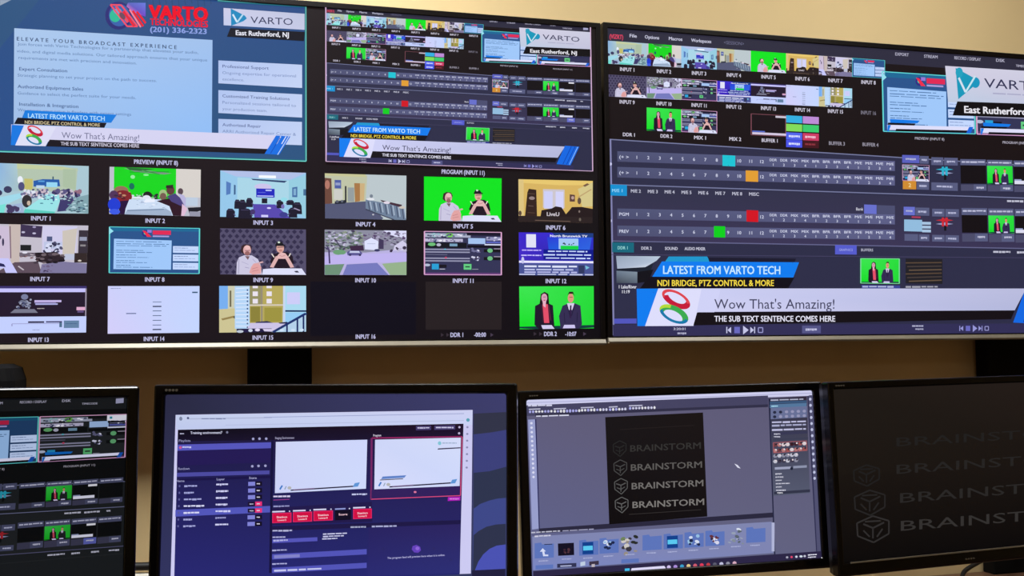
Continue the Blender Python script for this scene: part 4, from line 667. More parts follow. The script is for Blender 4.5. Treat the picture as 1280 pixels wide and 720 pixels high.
for n, fn, a, b_, c, d, lx, ly in grid:
    cv.y = y0; fn(WIN(m, a, b_, c, d)); ymax = max(ymax, cv.y); LABELS.append((n, lx, ly, 24.5 if len(n) < 8 else 26))
cv.y = y0
LABELS += [('INPUT 16', 457, 423.4, 25), ('DDR 1', 571, 421.2, 16), ('-00:00', 600, 421, 15), ('-10:07', 713.5, 420, 14)]
for s_, x, y, wd in LABELS:
    if s_ == 'DDR 2': wd = 16
    TX(m, s_, x, y, 5.4, wd, (192, 190, 226), .033 if y < 240 else .02 if y < 300 else .008 if y < 400 else -.008, .03, 'c')
for x, y in ((551, 418.6), (667, 417.4)):
    for k in (0, 7): PG(m, [(x + k, y - 2.5), (x + k + 4, y), (x + k, y + 2.5)], (56, 46, 56))
    PG(m, [(x + 62, y - 2.5), (x + 66, y), (x + 62, y + 2.5)], (70, 58, 76))
cv.build('screen', tv1)

# black mounting columns behind the televisions, standing on the desk top
def column(x0, x1, label):
    t = thing('television_column', label, 'television mount', loc=((x0 + x1) / 2, 2.29, DZ_))
    h = (x1 - x0) / 2
    MB().box(-h, -.012, .0, h, .03, 1.08).build('column', M['matte'], t, bevel=.003)
    MB().box(-h * 1.1, -.03, .66, h * 1.1, -.012, .95).build('mounting_plate', M['steel'], t, bevel=.002)
column(.0895, .2187, 'black mounting column under the left television, leaning on the wall')
column(1.885, 2.045, 'black mounting column under the right television, at the picture edge')

# ------------------------------------------------------------------ desk monitors (24 inch) on wall arms
MW_, MH_ = .531, .299
def monitor(tl, yaw, tilt, roll, label, bz=(.0165, .018, .0165, .0155), arm=False):
    base = basis((tl[0], tl[1], tl[2] + EYE.z), yaw, tilt, roll)
    mw = base @ Matrix.Translation((MW_ / 2, 0, -MH_ - bz[1]))
    t = thing('monitor', label, 'monitor', mat=mw)
    l, b_, r, tp = bz; h = MW_ / 2; H = MH_ + b_ + tp
    MB().frame(-h - l, 0, h + r, H, l, b_, r, tp, -.007, .014).build('bezel', M['gloss'], t, bevel=.0035, seg=3)
    MB().loft([[(-h - l + .001, .01, .001), (h + r - .001, .01, .001), (h + r - .001, .01, H - .001), (-h - l + .001, .01, H - .001)],
               [(-h - l + .004, .026, .004), (h + r - .004, .026, .004), (h + r - .004, .026, H - .004), (-h - l + .004, .026, H - .004)],
               [(-h + .09, .05, .06), (h - .09, .05, .06), (h - .09, .05, H - .06), (-h + .09, .05, H - .06)]]).build('rear_housing', M['black'], t)
    inv = mw.inverted(); p0 = Vector((0, .05, H / 2)); wp = mw @ p0
    if arm:
        wall = inv @ Vector((wp.x, YW - .012, wp.z)); mid = (p0 + wall) / 2 + Vector((.03, 0, 0))
        MB().tube([p0, p0 + Vector((0, .02, 0)), mid, wall], .014, 12).build('mounting_arm', M['steel'], t, smooth=True)
    else:
        zd = (inv @ Vector((wp.x, wp.y, DZ_))).z
        MB().loft([[(-.035, .054, H * .62), (.035, .054, H * .62), (.03, .075, H * .62), (-.03, .075, H * .62)], [(-.03, .05, zd + .016), (.03, .05, zd + .016), (.028, .075, zd + .016), (-.028, .075, zd + .016)]]).build('stand_neck', M['black'], t, bevel=.002)
        MB().loft([[(.125 * cos(a * pi / 16), .06 + .085 * sin(a * pi / 16), z) for a in range(32)] for z in (zd + .0055, zd + .0155)]).build('stand_base', M['black'], t, bevel=.002)
    MB().box(-.05, .044, H / 2 - .05, .05, .054, H / 2 + .05).build('mounting_plate', M['steel'], t, bevel=.002)
    return t, mw, H, b_
def picture_rect(c, b_): return UV(c, -MW_ / 2, b_, MW_ / 2, b_ + MH_)
def logo(t, cx, cz, w_, h, seed=0):
    "small printed maker's mark: a row of rounded letter strokes"
    b = MB(); n = 4
    for i in range(n):
        x = cx - w_ / 2 + (i + .5) * w_ / n; pts = [(x + w_ / n * .4 * cos(a * pi / 4), h / 2 * sin(a * pi / 4)) for a in range(8)]
        b.loft([[(p[0], -.0078, cz + p[1]) for p in pts], [(p[0], -.0066, cz + p[1]) for p in pts]])
    return b.build('logo', M['logo'], t)

# monitor far left
t, mw, H, b_ = monitor((-.6254, 1.5286, -.0557), radians(9.95), radians(-1.53), radians(-.62), 'leftmost desk monitor, cut by the picture edge, showing the switcher panel')
def dim(c):
    g = (c[0] + c[1] + c[2]) / 3
    if g < 85: return tuple(x * .42 + y for x, y in zip((g * .8 + c[0] * .2, g * .95 + c[1] * .05, g * .9 + c[2] * .1), (0, 2, 4)))
    k = .5 + .4 * (g / 255); return tuple(max(0, (x - g) * 1.0 + g) * k for x in c)
cv = Canvas(mw, tint=dim); R = picture_rect(cv, b_); UI(R.m, A, B, overlay=False)
cv.build('screen', t)

# second monitor: browser graphics app on blue wallpaper
t, mw, H, b_ = monitor((-.0547, 1.7689, -.0641), radians(-20.58), radians(2.9), radians(-.28), 'desk monitor with a purple browser app and white preview panes')
cv = Canvas(mw); R = picture_rect(cv, b_); m = cv.px
PG(R.m, [(0, 0), (1, 0), (1, 1), (0, 1)], [(42, 42, 66), (62, 62, 108), (56, 62, 100), (50, 52, 96)])
PG(m, [(592, 517), (634, 515), (634, 538), (592, 543)], (50, 52, 72)); PG(m, [(592, 543), (612, 541), (634, 537), (634, 587), (592, 591)], (60, 64, 122)); PG(m, [(592, 591), (612, 589), (634, 583), (634, 622), (592, 635)], (46, 52, 78))
def ARC(pts, col): PG(m, pts + [(631.8, 760), (590, 760)], col)
ARC([(592, 636), (600, 630), (612, 625.6), (622, 623.2), (632, 622.4)], (62, 72, 136)); ARC([(592, 669), (598, 664), (608, 658.4), (620, 655.6), (632, 654.8)], (46, 51, 76)); ARC([(594, 712), (598, 702), (604, 693), (612, 686), (621, 682), (632, 680.6)], (74, 82, 178))
PG(m, [(590, 713), (631.8, 711), (631.8, 760), (590, 760)], (34, 32, 62))
PG(m, [(219.6, 518.6), (590.8, 512.4), (588.6, 717), (213, 730)], (204, 202, 242))
PG(m, [(220, 519), (590.8, 512.8), (590.4, 531), (220, 537)], [(196, 206, 236), (206, 208, 242), (202, 210, 246), (190, 200, 236)])
LN(m, [(236, 523.6), (340, 522)], 1.4, (176, 184, 216)); DASH(m, 252, 522.8, 282, 1.6, (120, 130, 170)); EL(m, 226, 523.4, 2, 2.5, (120, 130, 160)); EL(m, 235, 522.6, 1.5, 1.5, (80, 90, 130)); LN(m, [(330, 521.6), (580, 517)], .8, (150, 160, 205)); LN(m, [(282, 531.4), (580, 525.6)], .8, (180, 188, 222)); EL(m, 585, 525, 2.2, 2.2, (90, 160, 180))
PG(m, [(222.4, 537.2), (579.4, 529.6), (574.6, 718), (217.5, 735)], [(30, 24, 62), (40, 26, 66), (38, 40, 110), (40, 40, 116)])
PG(m, [(222.4, 537.2), (579.4, 529.6), (579, 548), (222, 551.5)], [(14, 10, 22), (30, 14, 36), (30, 20, 50), (22, 16, 40)])
TX(m, 'Training environment7', 238, 542.6, 3.2, 40, (205, 205, 232), -.012, .02); DASH(m, 225, 541.4, 230, 1.8, (180, 180, 210)); EL(m, 284, 540.4, 1.4, 1.6, (120, 120, 150)); TX(m, 'Playlists', 223.6, 552.4, 3, 14.4, (160, 160, 205), -.02); TX(m, 'Rundown', 223, 587.4, 3, 14, (170, 170, 215), -.02)
for x, y in ((316.5, 548.6), (324.4, 548.4), (332.8, 548.4), (315.4, 582.8), (323.2, 582.4), (331.8, 582.2)): EL(m, x, y, 1.7, 1.7, (160, 160, 205), n=7)
PG(m, [(222.4, 555.8), (339.6, 552.8), (339.4, 560.2), (222, 563.4)], (86, 86, 188)); EL(m, 225.6, 559.4, 1.8, 1.8, (200, 90, 150)); DASH(m, 228, 558, 239, 2.2, (196, 196, 240))
PG(m, [(221.6, 564), (339.4, 560.6), (338, 578), (221.2, 582)], (36, 26, 84)); PG(m, [(221.4, 591), (337, 588), (336.8, 592.8), (221, 596)], (76, 74, 160)); LN(m, [(221.2, 600), (339, 596)], 3, (26, 20, 70))
for s_, x, y, wd in (('Name', 220.6, 602.6, 10), ('Layer', 271, 600.4, 10), ('State', 311.4, 598.8, 9.6)): TX(m, s_, x, y, 2.8, wd, (170, 170, 215), -.02, .01)
PG(m, [(219.4, 637.4), (338.4, 632.4), (338.2, 640.4), (219.2, 645.8)], (82, 86, 186))
for k, (l1, l2) in enumerate(((16, 15), (12, 15), (22, 14), (25, 14), (19, 18), (10, 12), (14, 15))):
    y = 606.6 + k * 8.35; bri = (214, 214, 245) if k in (3, 4) else (160, 162, 215)
    DASH(m, 230.4 - k * .2, y, 230.4 + l1, 2.4, bri, -.02); DASH(m, 270.4 - k * .2, y - 2, 270.4 + l2, 2.6, (206, 206, 245) if k < 5 or k == 6 else (150, 150, 205), -.02); EL(m, 224.6 - k * .3, y + 1, 1.2, 1.6, (90, 90, 150), n=6)
    red = k in (3, 4); S(m, 310.4 - k * .15, y - 4.2, 319, y - 4.5, 5, (28, 18, 50) if red else (128, 130, 214)); S(m, 319.6 - k * .15, y - 4.6, 327.6, y - 4.8, 5.4, (232, 48, 118) if red else (18, 12, 34)); DASH(m, 321, y - 2.6, 325, 1.6, (210, 205, 225)); 
    if red: DASH(m, 312, y - 2.2, 317, 1.4, (190, 190, 220))
LN(m, [(340.6, 551), (338, 716)], 3, (22, 18, 60)); TX(m, 'Staging Environment', 344, 548.8, 2.8, 24, (170, 165, 200), -.015, .01); TX(m, 'Program', 466.6, 545.6, 2.8, 10, (214, 205, 225), -.02, .02)
# white panes
LN(m, [(464.4, 624), (465, 547.6), (578, 545.8)], 1.6, (150, 40, 100)); LN(m, [(577.8, 546), (575.6, 619.4), (463.6, 624)], 1.1, (216, 74, 124)); LN(m, [(464.6, 547.6), (464, 624)], 2.2, (118, 40, 100))
PG(m, [(345, 552.4), (459.2, 549.6), (457.6, 610.8), (343.8, 616.4)], [(206, 212, 246), (206, 214, 252), (206, 218, 252), (204, 210, 248)]); PG(m, [(469, 549.6), (576.2, 547), (574.6, 607.4), (468, 611.6)], [(206, 214, 248), (212, 220, 250), (206, 216, 252), (216, 220, 252)])
for (x, y, s_) in ((350, 606.8, 1.0), (473.6, 602.6, .98)):
    LN(m, [(x, y + 5), (x + 3, y)], 2, (60, 120, 200)); LN(m, [(x + 6, y + 5), (x + 8, y + 1)], 1.2, (140, 160, 180)); EL(m, x + 12, y + 3, 2.5, 2, (180, 180, 180)); PG(m, [(x + 13.6 * s_, y + 5.2), (x + 92 * s_, y + .2), (x + 92 * s_, y + 1.8), (x + 13.4 * s_, y + 6.8)], (34, 26, 56)); PG(m, [(x + 17, y + 4.8), (x + 43, y + 3), (x + 43, y + 4.2), (x + 17, y + 6)], (130, 110, 150)); PG(m, [(x + 93.6 * s_, y - 3), (x + 100 * s_, y - 4), (x + 97.5 * s_, y + 1.4), (x + 91 * s_, y + 2)], (96, 150, 214))
PG(m, [(478.6, 595.6), (508, 594), (505.6, 597), (476.4, 599)], (96, 130, 200)); LN(m, [(475, 600), (504, 598.4)], 1, (50, 46, 70)); EL(m, 549.6, 554, 2.2, 2.4, (130, 196, 214)); DASH(m, 553, 553.2, 571, 1.4, (150, 170, 200)); PG(m, [(547.8, 560.4), (575.8, 559), (575.6, 560.4), (547, 562)], (60, 52, 84)); PG(m, [(520, 532.4), (539, 532), (539, 537.4), (520, 538)], (66, 56, 104)); PG(m, [(543, 532), (569, 531.4), (569, 536.8), (543, 537.4)], (70, 60, 110)); DASH(m, 522, 534, 537, 1.8, (200, 196, 230)); DASH(m, 545, 533.6, 567, 1.8, (200, 196, 230)); EL(m, 574.4, 534, 1.4, 1.4, (190, 180, 215)); EL(m, 574, 541.6, 1.4, 1.4, (190, 180, 215))
PG(m, [(464.6, 612.2), (574.6, 607.8), (574, 618), (464.4, 622.4)], (50, 32, 92)); EL(m, 519, 615, 1.8, 1.3, (226, 120, 160)); PG(m, [(560, 621.4), (575.6, 620.6), (575.4, 625.4), (559.8, 626.2)], (176, 30, 186)); DASH(m, 562, 622.8, 574, 1.6, (220, 130, 226))
for k in range(7): EL(m, 584.4 - k * .15, 534 + k * 8.4, 1.6, 1.4, (140, 140, 180), n=6)
DASH(m, 342, 619.6, 363, 2.4, (214, 206, 240), -.02); LN(m, [(342, 625), (362, 624)], .9, (150, 60, 140)); DASH(m, 440, 617, 459, 2.2, (196, 200, 240), -.02); DASH(m, 342, 632, 362, 2, (150, 150, 200), -.02)
PG(m, [(341.4, 634.6), (465, 627), (465.6, 652), (340.4, 656)], (34, 26, 76))
for x, w_, y, on in ((340.6, 24, 641.4, 1), (366.4, 24, 640.2, 1), (392, 24.4, 638.8, 1), (419, 20, 638, 0), (441.6, 23.4, 636.4, 1)):
    S(m, x, y - 2.6, x + w_ * .66, y - 3.2, 1.8, (214, 210, 240) if on else (140, 150, 210)); EL(m, x + w_ * .9, y - 2.4, 1, 1, (200, 200, 230), n=6)
    S(m, x, y, x + w_, y - .9, 12.4, (226, 40, 104) if on else (16, 10, 30)); S(m, x + 1, y + .9, x + w_ - 1, y + .1, 10.6, (208, 14, 66) if on else (18, 12, 34))
    TX(m, 'Station' if on else 'Score', x + w_ / 2, y + 6, 2.5, w_ * .55, (250, 205, 220), -.035, .02, 'c')
    if on: TX(m, 'Lower3', x + w_ / 2, y + 9.6, 2.2, w_ * .45, (250, 205, 220), -.035, .02, 'c')
PG(m, [(340.2, 657.6), (576, 650), (576, 655), (340, 663.6)], (30, 24, 70)); DASH(m, 341, 662.4, 366, 2.4, (176, 176, 215), -.02); DASH(m, 438.4, 657.8, 457.6, 2.4, (160, 164, 196), -.02); DASH(m, 465, 657, 496, 2.4, (168, 170, 212), -.02)
DASH(m, 341, 670.6, 357, 1.8, (170, 170, 215), -.02); S(m, 340.8, 674, 397, 671.4, 4.8, (84, 84, 184)); DASH(m, 342, 674.6, 360, 2.4, (176, 176, 226), -.03)
for k, (a, c) in enumerate(((404, 434), (404, 430), (403, 422))): DASH(m, a, 667 + k * 3 - .2, c, 1.8, (200, 200, 235), -.04, seed=k)
for y, ln in ((692.6, 110), (709.6, 110)): DASH(m, 340.6, y - 5.6, 359, 2, (170, 170, 220), -.03); S(m, 340.6, y, 458.6, y - 6.4, 6.6, (82, 84, 184))
S(m, 343, 694, 375, 692.4, 4, (130, 130, 200)); DASH(m, 343, 712, 402, 2.6, (196, 198, 240), -.04)
PG(m, [(461, 660), (575.6, 655), (575, 716), (460, 720)], [(40, 34, 96), (44, 36, 96), (44, 46, 116), (42, 42, 114)]); EL(m, 520.6, 686, 6, 5, (100, 66, 186), n=7, rot=.3); EL(m, 522, 685.4, 2.6, 2.4, (140, 100, 215), n=7); TX(m, 'The program feed will preview here when it is online.', 484.4, 698.6, 2.4, 72, (178, 176, 222), -.055, .02)
cv.build('screen', t); logo(t, -MW_ / 2 + .012, H - .0085, .022, .004)

# third monitor: photo editor
t, mw, H, b_ = monitor((.5369, 1.7942, -.0874), radians(-4.96), radians(2.11), radians(.72), 'desk monitor with a grey photo editor and a black poster open')
cv = Canvas(mw); R = picture_rect(cv, b_); m = cv.px
PG(R.m, [(0, 0), (1, 0), (1, 1), (0, 1)], [(96, 92, 122), (94, 90, 118), (98, 98, 128), (94, 98, 140)])
Q(R.m, 0, 0, 1, .032, (206, 206, 238)); Q(R.m, 0, .014, 1, .019, (176, 176, 215))
S(m, 658, 506.6, 960, 494.4, 13.5, (70, 68, 98)); DASH(m, 660, 506.4, 690, 2.2, (205, 205, 230), -.03)
rnd = random.Random(7)
for (a, c, y) in ((661, 690, 511), (692, 723, 510.4), (726, 758, 509), (761, 783, 508.2), (786, 820, 506.6)):
    S(m, a, y, a + (c - a) * .5, y - .6, 1.4, (190, 190, 215))
    x = a
    while x < c: EL(m, x + 1.6, y + 3.8 - (x - a) * .03, 1.5, rnd.uniform(1.5, 2.3), (rnd.choice([170, 205, 225]),) * 2 + (232,), n=6); x += 3.8
S(m, 669, 517.4, 960, 505.4, 3.4, (50, 48, 72)); DASH(m, 670, 519.6, 711, 2, (214, 214, 235), -.035)
PG(m, [(660, 524.6), (668.6, 524.2), (674.4, 660.6), (665, 662)], (152, 158, 204)); LN(m, [(669.6, 524), (674, 661)], 1.3, (34, 34, 84))
for k in range(13): EL(m, 664.2 + k * .22, 529 + k * 5.6, 1.7, 1.6, (216, 218, 240), n=6)
S(m, 673.6, 660.6, 966, 640.6, 6, (42, 40, 62)); DASH(m, 664, 665, 700, 1.6, (190, 190, 210), -.06); DASH(m, 703, 663, 742, 1.4, (160, 160, 190), -.06)
PG(m, [(756.4, 521.4), (878.6, 515.6), (884, 645.6), (761.4, 655.4)], [(24, 20, 22), (26, 20, 20), (18, 14, 16), (14, 10, 12)])
for k, (xa, xb, y, bri) in enumerate(((790, 872, 540, 34), (787.6, 876, 564.6, 52), (788.4, 877.4, 588.4, 92), (789.4, 879, 611.6, 112), (790.4, 880, 635, 124))):
    c_ = (bri, bri * .97, bri * .95); sc = 1.0
    if k: TX(m, 'BRAINSTORM', xa, y, 8.0, xb - xa, c_, -.045, .012)
    else: LN(m, [(775, 537), (868, 531.6)], 1, (34, 28, 28))
    if k > 0:
        cx, cy = 773.6 + k * .8, y - 4; d_ = (bri * .75,) * 3
        OUT(m, [(cx - 8, cy - 5), (cx, cy - 9.6), (cx + 8, cy - 6), (cx + 8, cy + 2.4), (cx + .6, cy + 10), (cx - 7.6, cy + 4)], 1.1, d_); LN(m, [(cx - 6, cy - 3), (cx, cy - 1), (cx + 6, cy - 4)], 1.3, d_); LN(m, [(cx, cy - 1), (cx, cy + 7)], 1.1, d_); LN(m, [(cx - 5, cy + 2), (cx, cy + 4), (cx + 5, cy + 1)], 1, d_)
LN(m, [(786, 643), (876, 637)], .8, (50, 46, 46))
PG(m, [(917.6, 579.4), (922, 581.4), (925.4, 585.6), (921.6, 584.4)], (222, 222, 240))
# right panels
PG(m, [(960.6, 498.4), (1008, 495.6), (1012, 616), (966, 620)], [(44, 42, 66), (48, 40, 58), (84, 88, 110), (86, 90, 112)])
LN(m, [(961, 498), (968.4, 700)], 1.6, (36, 38, 66)); S(m, 962, 502, 1008, 500.4, 3, (58, 86, 122)); S(m, 962, 505.6, 1008, 503.6, 4.4, (84, 118, 156)); DASH(m, 963, 499.4, 1004, 1.8, (176, 180, 205), -.03); DASH(m, 964, 507, 972, 1.6, (170, 220, 240))
S(m, 963, 510, 1008.4, 507.6, 14, (104, 112, 150))
for k in range(2):
    for i in range(6): EL(m, 968 + i * 7.4, 515.4 + k * 5.6 - i * .3, 2.2, 1.9, (40, 44, 66) if (i == 0 or (i == 1 and k == 0)) else (148, 148, 182), n=8)
for y, c_ in ((527, (190, 190, 225)), (531, (168, 170, 205)), (536.4, (190, 190, 225))): DASH(m, 964.6, y, 1007, 2.4, c_, -.03)
S(m, 965, 540.6, 1009, 538.4, 3.4, (56, 56, 84)); DASH(m, 967, 545.2, 975, 1.6, (196, 196, 215)); DASH(m, 967, 541.8, 975, 1.6, (196, 196, 215)); S(m, 965.6, 549, 1010, 546.6, 1.6, (60, 62, 84))
rnd = random.Random(9)
for k in range(4):
    for i in range(8 if k < 2 else 6):
        x = 968.6 + i * 5.2; y = 556.4 + k * 6.8 - i * .3; c_ = rnd.choice([(150, 80, 80), (60, 30, 40), (215, 200, 205), (110, 60, 66), (180, 120, 120)]) if k < 2 else rnd.choice([(60, 56, 76), (190, 190, 205), (40, 40, 58), (140, 140, 160)])
        EL(m, x, y, 2.8, 2.5, c_, n=6); EL(m, x + 1, y - 1, 1.2, 1.2, (226, 214, 220) if (i + k) % 2 else (40, 30, 40), n=5)
OUT(m, [(966, 553.4), (1007.6, 551), (1008.4, 563), (966.6, 566)], .8, (170, 90, 96)); S(m, 968, 584, 988, 583, 3, (158, 162, 190)); S(m, 991, 582.4, 1008, 581.4, 3, (140, 146, 172)); EL(m, 989, 585.6, 2, 2, (30, 36, 56), n=7)
for k, w_ in enumerate((8, 10, 8, 18, 8, 13, 6)): DASH(m, 968.6 + k * .2, 591.6 + k * 4.1, 968.6 + w_, 1.7, (196, 196, 212), -.03)
S(m, 967, 614.6, 1012, 611.6, 3.4, (50, 52, 72)); DASH(m, 971, 615.2, 978, 1.7, (206, 206, 215))
LN(m, [(1009.4, 495), (1020.4, 690)], 1.6, (48, 48, 80)); PG(m, [(1010.6, 494), (1015.2, 494), (1025.4, 692), (1021, 692)], (80, 80, 112)); 
for k in range(14): EL(m, 1012.2 + k * .42, 499 + k * 7.6, 1.7, 2, (190, 194, 225), n=6)
# file tray
PG(m, [(665, 670.4), (964, 652), (966.4, 691), (666, 712.6)], [(128, 134, 178), (128, 134, 176), (126, 132, 178), (122, 134, 194)]); DASH(m, 668, 669.4, 688, 2, (205, 205, 225), -.06); S(m, 964, 653, 967.6, 653, 36, (176, 180, 214))
fo = (92, 116, 186)
for k, (x, y) in enumerate(((668, 680), (697, 677.6), (723.6, 676.4), (749, 674), (776, 672), (802.6, 670), (829, 668.6), (855, 666.6), (881, 664.6), (908, 662), (932, 660.4))):
    if k not in (1, 4, 9): PG(m, [(x, y - 1), (x + 8, y - 2), (x + 9.5, y + .4), (x + 24, y - .8), (x + 24, y + 16.6), (x, y + 18)], fo)
    if k == 0: LN(m, [(x + 12, y + 15), (x + 10.5, y + 8)], 2.6, (214, 220, 245)); PG(m, [(x + 6.5, y + 9.5), (x + 10, y + 5), (x + 14, y + 9)], (214, 220, 245)); LN(m, [(x + 11, y + 14), (x + 17, y + 14)], 2, (214, 220, 245)); LN(m, [(x + 12, y + .4), (x + 22, y)], 1, (40, 46, 80))
    if k == 1: PG(m, [(x, y + 1.6), (x + 20, y + .6), (x + 20.4, y + 16), (x + .4, y + 17)], (20, 16, 34)); BLOBS(m, 6, x + 6, y + 6, x + 15, y + 13, 1.5, [(80, 50, 60), (60, 36, 50)], 51, 1)
    if k in (2, 6): PG(m, [(x + 4, y + 1.4), (x + 17.6, y + .6), (x + 17.8, y + 15.8), (x + 4.2, y + 16.4)], (16, 64, 140)); PG(m, [(x + 5, y + 6), (x + 16.8, y + 5.4), (x + 17, y + 11), (x + 5, y + 11.6)], (90, 200, 240))
    if k in (3, 7, 8): BLOBS(m, 10, x + 6, y + 3, x + 18, y + 14, 2.4, [(214, 222, 240), (30, 40, 76), (150, 190, 225)] if k != 8 else [(214, 214, 235), (100, 50, 60), (50, 36, 60)], 60 + k, .8)
    if k == 4: BLOBS(m, 22, x, y - 2, x + 22, y + 22, 3, [(40, 44, 40), (150, 140, 130), (205, 200, 195), (110, 130, 90), (60, 56, 66)], 64, .8)
    if k == 9: BLOBS(m, 14, x, y - 2, x + 20, y + 20, 2.6, [(130, 140, 150), (214, 220, 236), (90, 100, 110), (150, 160, 180)], 65, .6)
    DASH(m, x + 5, y + 20.6, x + 17, 1.4, (170, 176, 214), -.05)
for x, w_, c_ in ((669, 22, fo), (696, 24, (50, 52, 84)), (725, 6, (190, 205, 225)), (736, 12, (60, 50, 70)), (776, 22, fo)): S(m, x, 706.4 - (x - 669) * .07, x + w_, 706.4 - (x - 669) * .07 - 1.2, 5, c_)
S(m, 700, 706.6, 714, 706, 1.6, (170, 176, 214)); S(m, 739, 705, 743, 704.6, 4, (190, 180, 190))
# task bar
PG(m, [(666, 713.6), (1025.4, 688.6), (1026.4, 698.4), (666, 722)], (44, 38, 70)); PG(m, [(780.4, 710.4), (786.4, 710), (786.6, 715.6), (780.6, 716)], (70, 190, 236)); PG(m, [(789, 710), (829.6, 707), (831.4, 709.4), (830, 713), (790, 715.8), (788, 713)], (222, 218, 248))
for k, c_ in enumerate(((205, 190, 235), (170, 140, 215), (60, 160, 205), (226, 200, 140), (205, 90, 110), (226, 60, 90), (190, 60, 70), (90, 90, 110), (190, 190, 220), (140, 140, 160), (214, 170, 190))): EL(m, 835.4 + k * 8.2, 708.6 - k * .5, 2.6, 2.4, c_, n=8)
for k, (x, c_) in enumerate(((983, (170, 170, 190)), (988.6, (220, 70, 110)), (994.6, (205, 210, 230)), (1000.4, (205, 215, 230)), (1005, (190, 190, 210)))): EL(m, x, 696.4 - k * .4, 1.6 if k != 3 else 2.2, 1.5, c_, n=7)
DASH(m, 1009, 692.8, 1020, 1.5, W_, -.06); DASH(m, 1009, 695.8, 1019, 1.4, W_, -.06)
cv.build('screen', t); logo(t, -MW_ / 2 + .012, H - .0085, .016, .0025)

# fourth monitor: near-black wallpaper with faded lettering
t, mw, H, b_ = monitor((1.0672, 1.6846, -.0773), radians(2.61), radians(2.26), radians(.54), 'dark desk monitor at right with faint grey lettering on black', bz=(.0125, .024, .0165, .0135), arm=True)
cv = Canvas(mw); R = picture_rect(cv, b_); m = cv.px
PG(R.m, [(0, 0), (1, 0), (1, 1), (0, 1)], [(34, 27, 22), (36, 28, 25), (8, 6, 7), (10, 8, 8)])
PG(R.m, [(0, .0), (1, 0), (1, .5), (0, .5)], [(31, 26, 22), (36, 28, 25), (24, 18, 15), (26, 21, 17)])
for xa, xb, y, h_, bri, sl in ((1120.6, 1362, 558, 11, 32, -.06), (1120.6, 1364, 592.5, 11.6, 36, -.07), (1125, 1368, 628.6, 12.2, 40, -.078), (1126, 1370, 663.6, 12.6, 50, -.08)):
    TX(m, 'BRAINSTORM', xa, y, h_, xb - xa, (bri, bri * .95, bri * .93), sl, .0)
for cx, cy, s_, bri in ((1083, 594, 16, 30), (1087, 628, 19, 36), (1091, 661, 20, 46)):
    d_ = (bri, bri * .95, bri * .95)
    OUT(m, [(cx - s_, cy - s_ * .35), (cx, cy - s_ * .8), (cx + s_, cy - s_ * .5), (cx + s_, cy + s_ * .3), (cx + s_ * .05, cy + s_ * .85), (cx - s_ * .95, cy + s_ * .45)], 2, d_)
    LN(m, [(cx - s_ * .6, cy - s_ * .3), (cx, cy - s_ * .05), (cx + s_ * .7, cy - s_ * .4)], 2.2, d_); LN(m, [(cx, cy), (cx, cy + s_ * .6)], 2, d_); LN(m, [(cx - s_ * .6, cy + s_ * .1), (cx - .2 * s_, cy + s_ * .5)], 2, d_); LN(m, [(cx + s_ * .6, cy), (cx + .25 * s_, cy + s_ * .5)], 2, d_); LN(m, [(cx - s_ * .5, cy - s_ * .45), (cx + s_ * .5, cy - s_ * .5)], 2, d_)
cv.build('screen', t); logo(t, -MW_ / 2 + .012, H - .007, .02, .003); logo(t, .0, .010, .022, .003)
MB().box(-MW_ / 2 + .012, -.0082, b_ - .0022, MW_ / 2 - .01, -.0062, b_ + .0002).build('bottom_strip', M['silver'], t)

# ------------------------------------------------------------------ desk, speaker, cables
t = thing('desk', 'long dark reddish wooden desk under the row of monitors', 'desk', loc=(.6, 1.82, 0))
MB().box(-2.0, -.5, DZ_ - .03, 2.2, .503, DZ_).build('desk_top', M['desk'], t, bevel=.003)
for x in (-1.93, 2.13):
    for y in (-.43, .43): MB().box(x - .03, y - .03, 0, x + .03, y + .03, DZ_ - .03).build('leg', M['steel'], t, bevel=.003)
MB().box(-1.9, .40, .35, 2.1, .42, DZ_ - .03).build('back_panel', M['desk'], t)

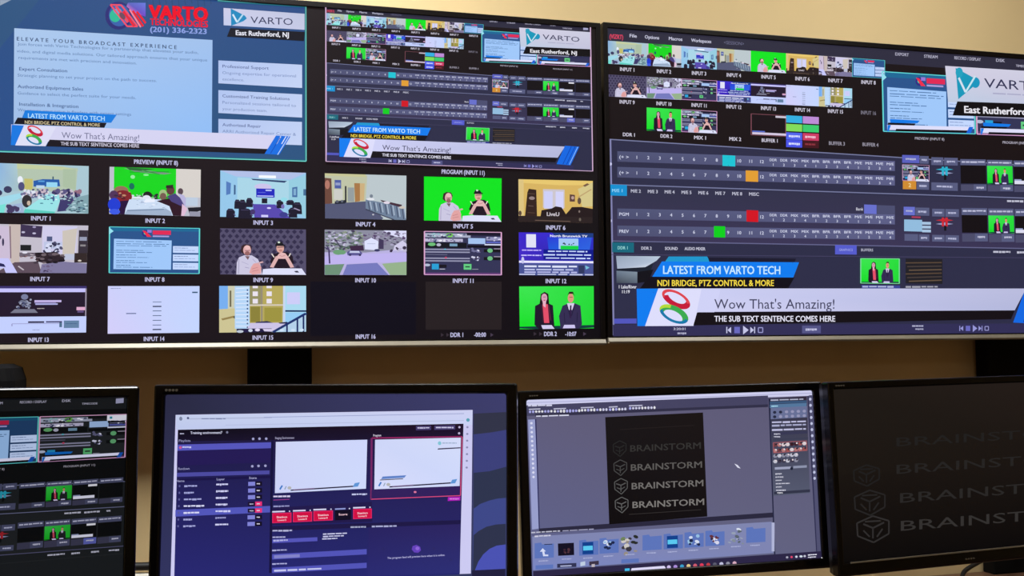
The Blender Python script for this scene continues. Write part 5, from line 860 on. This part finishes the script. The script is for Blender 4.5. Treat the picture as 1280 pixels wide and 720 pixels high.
t = thing('speaker', 'black rounded speaker behind the leftmost monitor at the picture edge', 'speaker', loc=(-.43, 2.16, DZ_))
def rr(hx, hy, z, r=.03, n=5):
    pts = []
    for cx, cy, a in ((hx - r, hy - r, 0), (-hx + r, hy - r, pi / 2), (-hx + r, -hy + r, pi), (hx - r, -hy + r, 3 * pi / 2)):
        for i in range(n): b = a + pi / 2 * i / (n - 1); pts.append((cx + r * cos(b), cy + r * sin(b), z))
    return pts
MB().loft([rr(.105, .09, .0), rr(.11, .095, .01), rr(.11, .095, .525), rr(.104, .09, .547), rr(.09, .08, .554)]).build('cabinet', M['matte'], t, smooth=False)
MB().loft([[(p[0], -.096 + (0 if k == 0 else -.006), p[1] + .27) for p in rr(.09, .19, 0, .03)][::1] for k in (0, 1)]).build('grille', M['cloth'], t)

def cable(pts, r, label):
    n = []
    for i in range(len(pts) - 1):
        p0, p1, p2, p3 = [Vector(pts[max(0, min(len(pts) - 1, i + k))]) for k in (-1, 0, 1, 2)]
        for j in range(8):
            s_ = j / 8; n.append(.5 * ((2 * p1) + (p2 - p0) * s_ + (2 * p0 - 5 * p1 + 4 * p2 - p3) * s_ ** 2 + (3 * p1 - p0 - 3 * p2 + p3) * s_ ** 3))
    n.append(Vector(pts[-1]))
    return tag(MB().tube(n, r, 8).build('cable', M['cable'], None, smooth=True), label, 'cable')
def at(x, y, Y):
    d = FW + RT * ((x - 640) / FPX) - UP * ((y - 360) / FPX); return EYE + d * (Y / d.y)
p0, p1, p2 = at(1262, 680, 2.22), at(1230, 699, 2.2), at(1205, 715, 2.18)
cable([tuple(at(1275, 668, 2.26)), tuple(p0), tuple(p1), tuple(p2), (p2.x - .05, p2.y - .05, DZ_ + .014), (p2.x - .12, p2.y - .07, DZ_ + .0085), (p2.x - .3, p2.y - .09, DZ_ + .0085)], .0052, 'black cable slanting down behind the dark monitor at right')
q0 = at(178, 708, 2.24)
cable([(q0.x - .34, 2.24, q0.z + .0), (q0.x - .1, 2.24, q0.z + .004), (q0.x, 2.24, q0.z), (q0.x + .1, 2.24, q0.z - .002), (q0.x + .3, 2.24, q0.z)], .008, 'black cable lying along the wall, seen between the two left monitors')
q0 = at(178, 722, 2.24)
M['cable'] = M['trim']
cable([(q0.x - .34, 2.24, q0.z + .0), (q0.x - .1, 2.24, q0.z + .004), (q0.x, 2.24, q0.z), (q0.x + .1, 2.24, q0.z - .002), (q0.x + .3, 2.24, q0.z)], .01, 'pale cable just under the black one between the two left monitors')
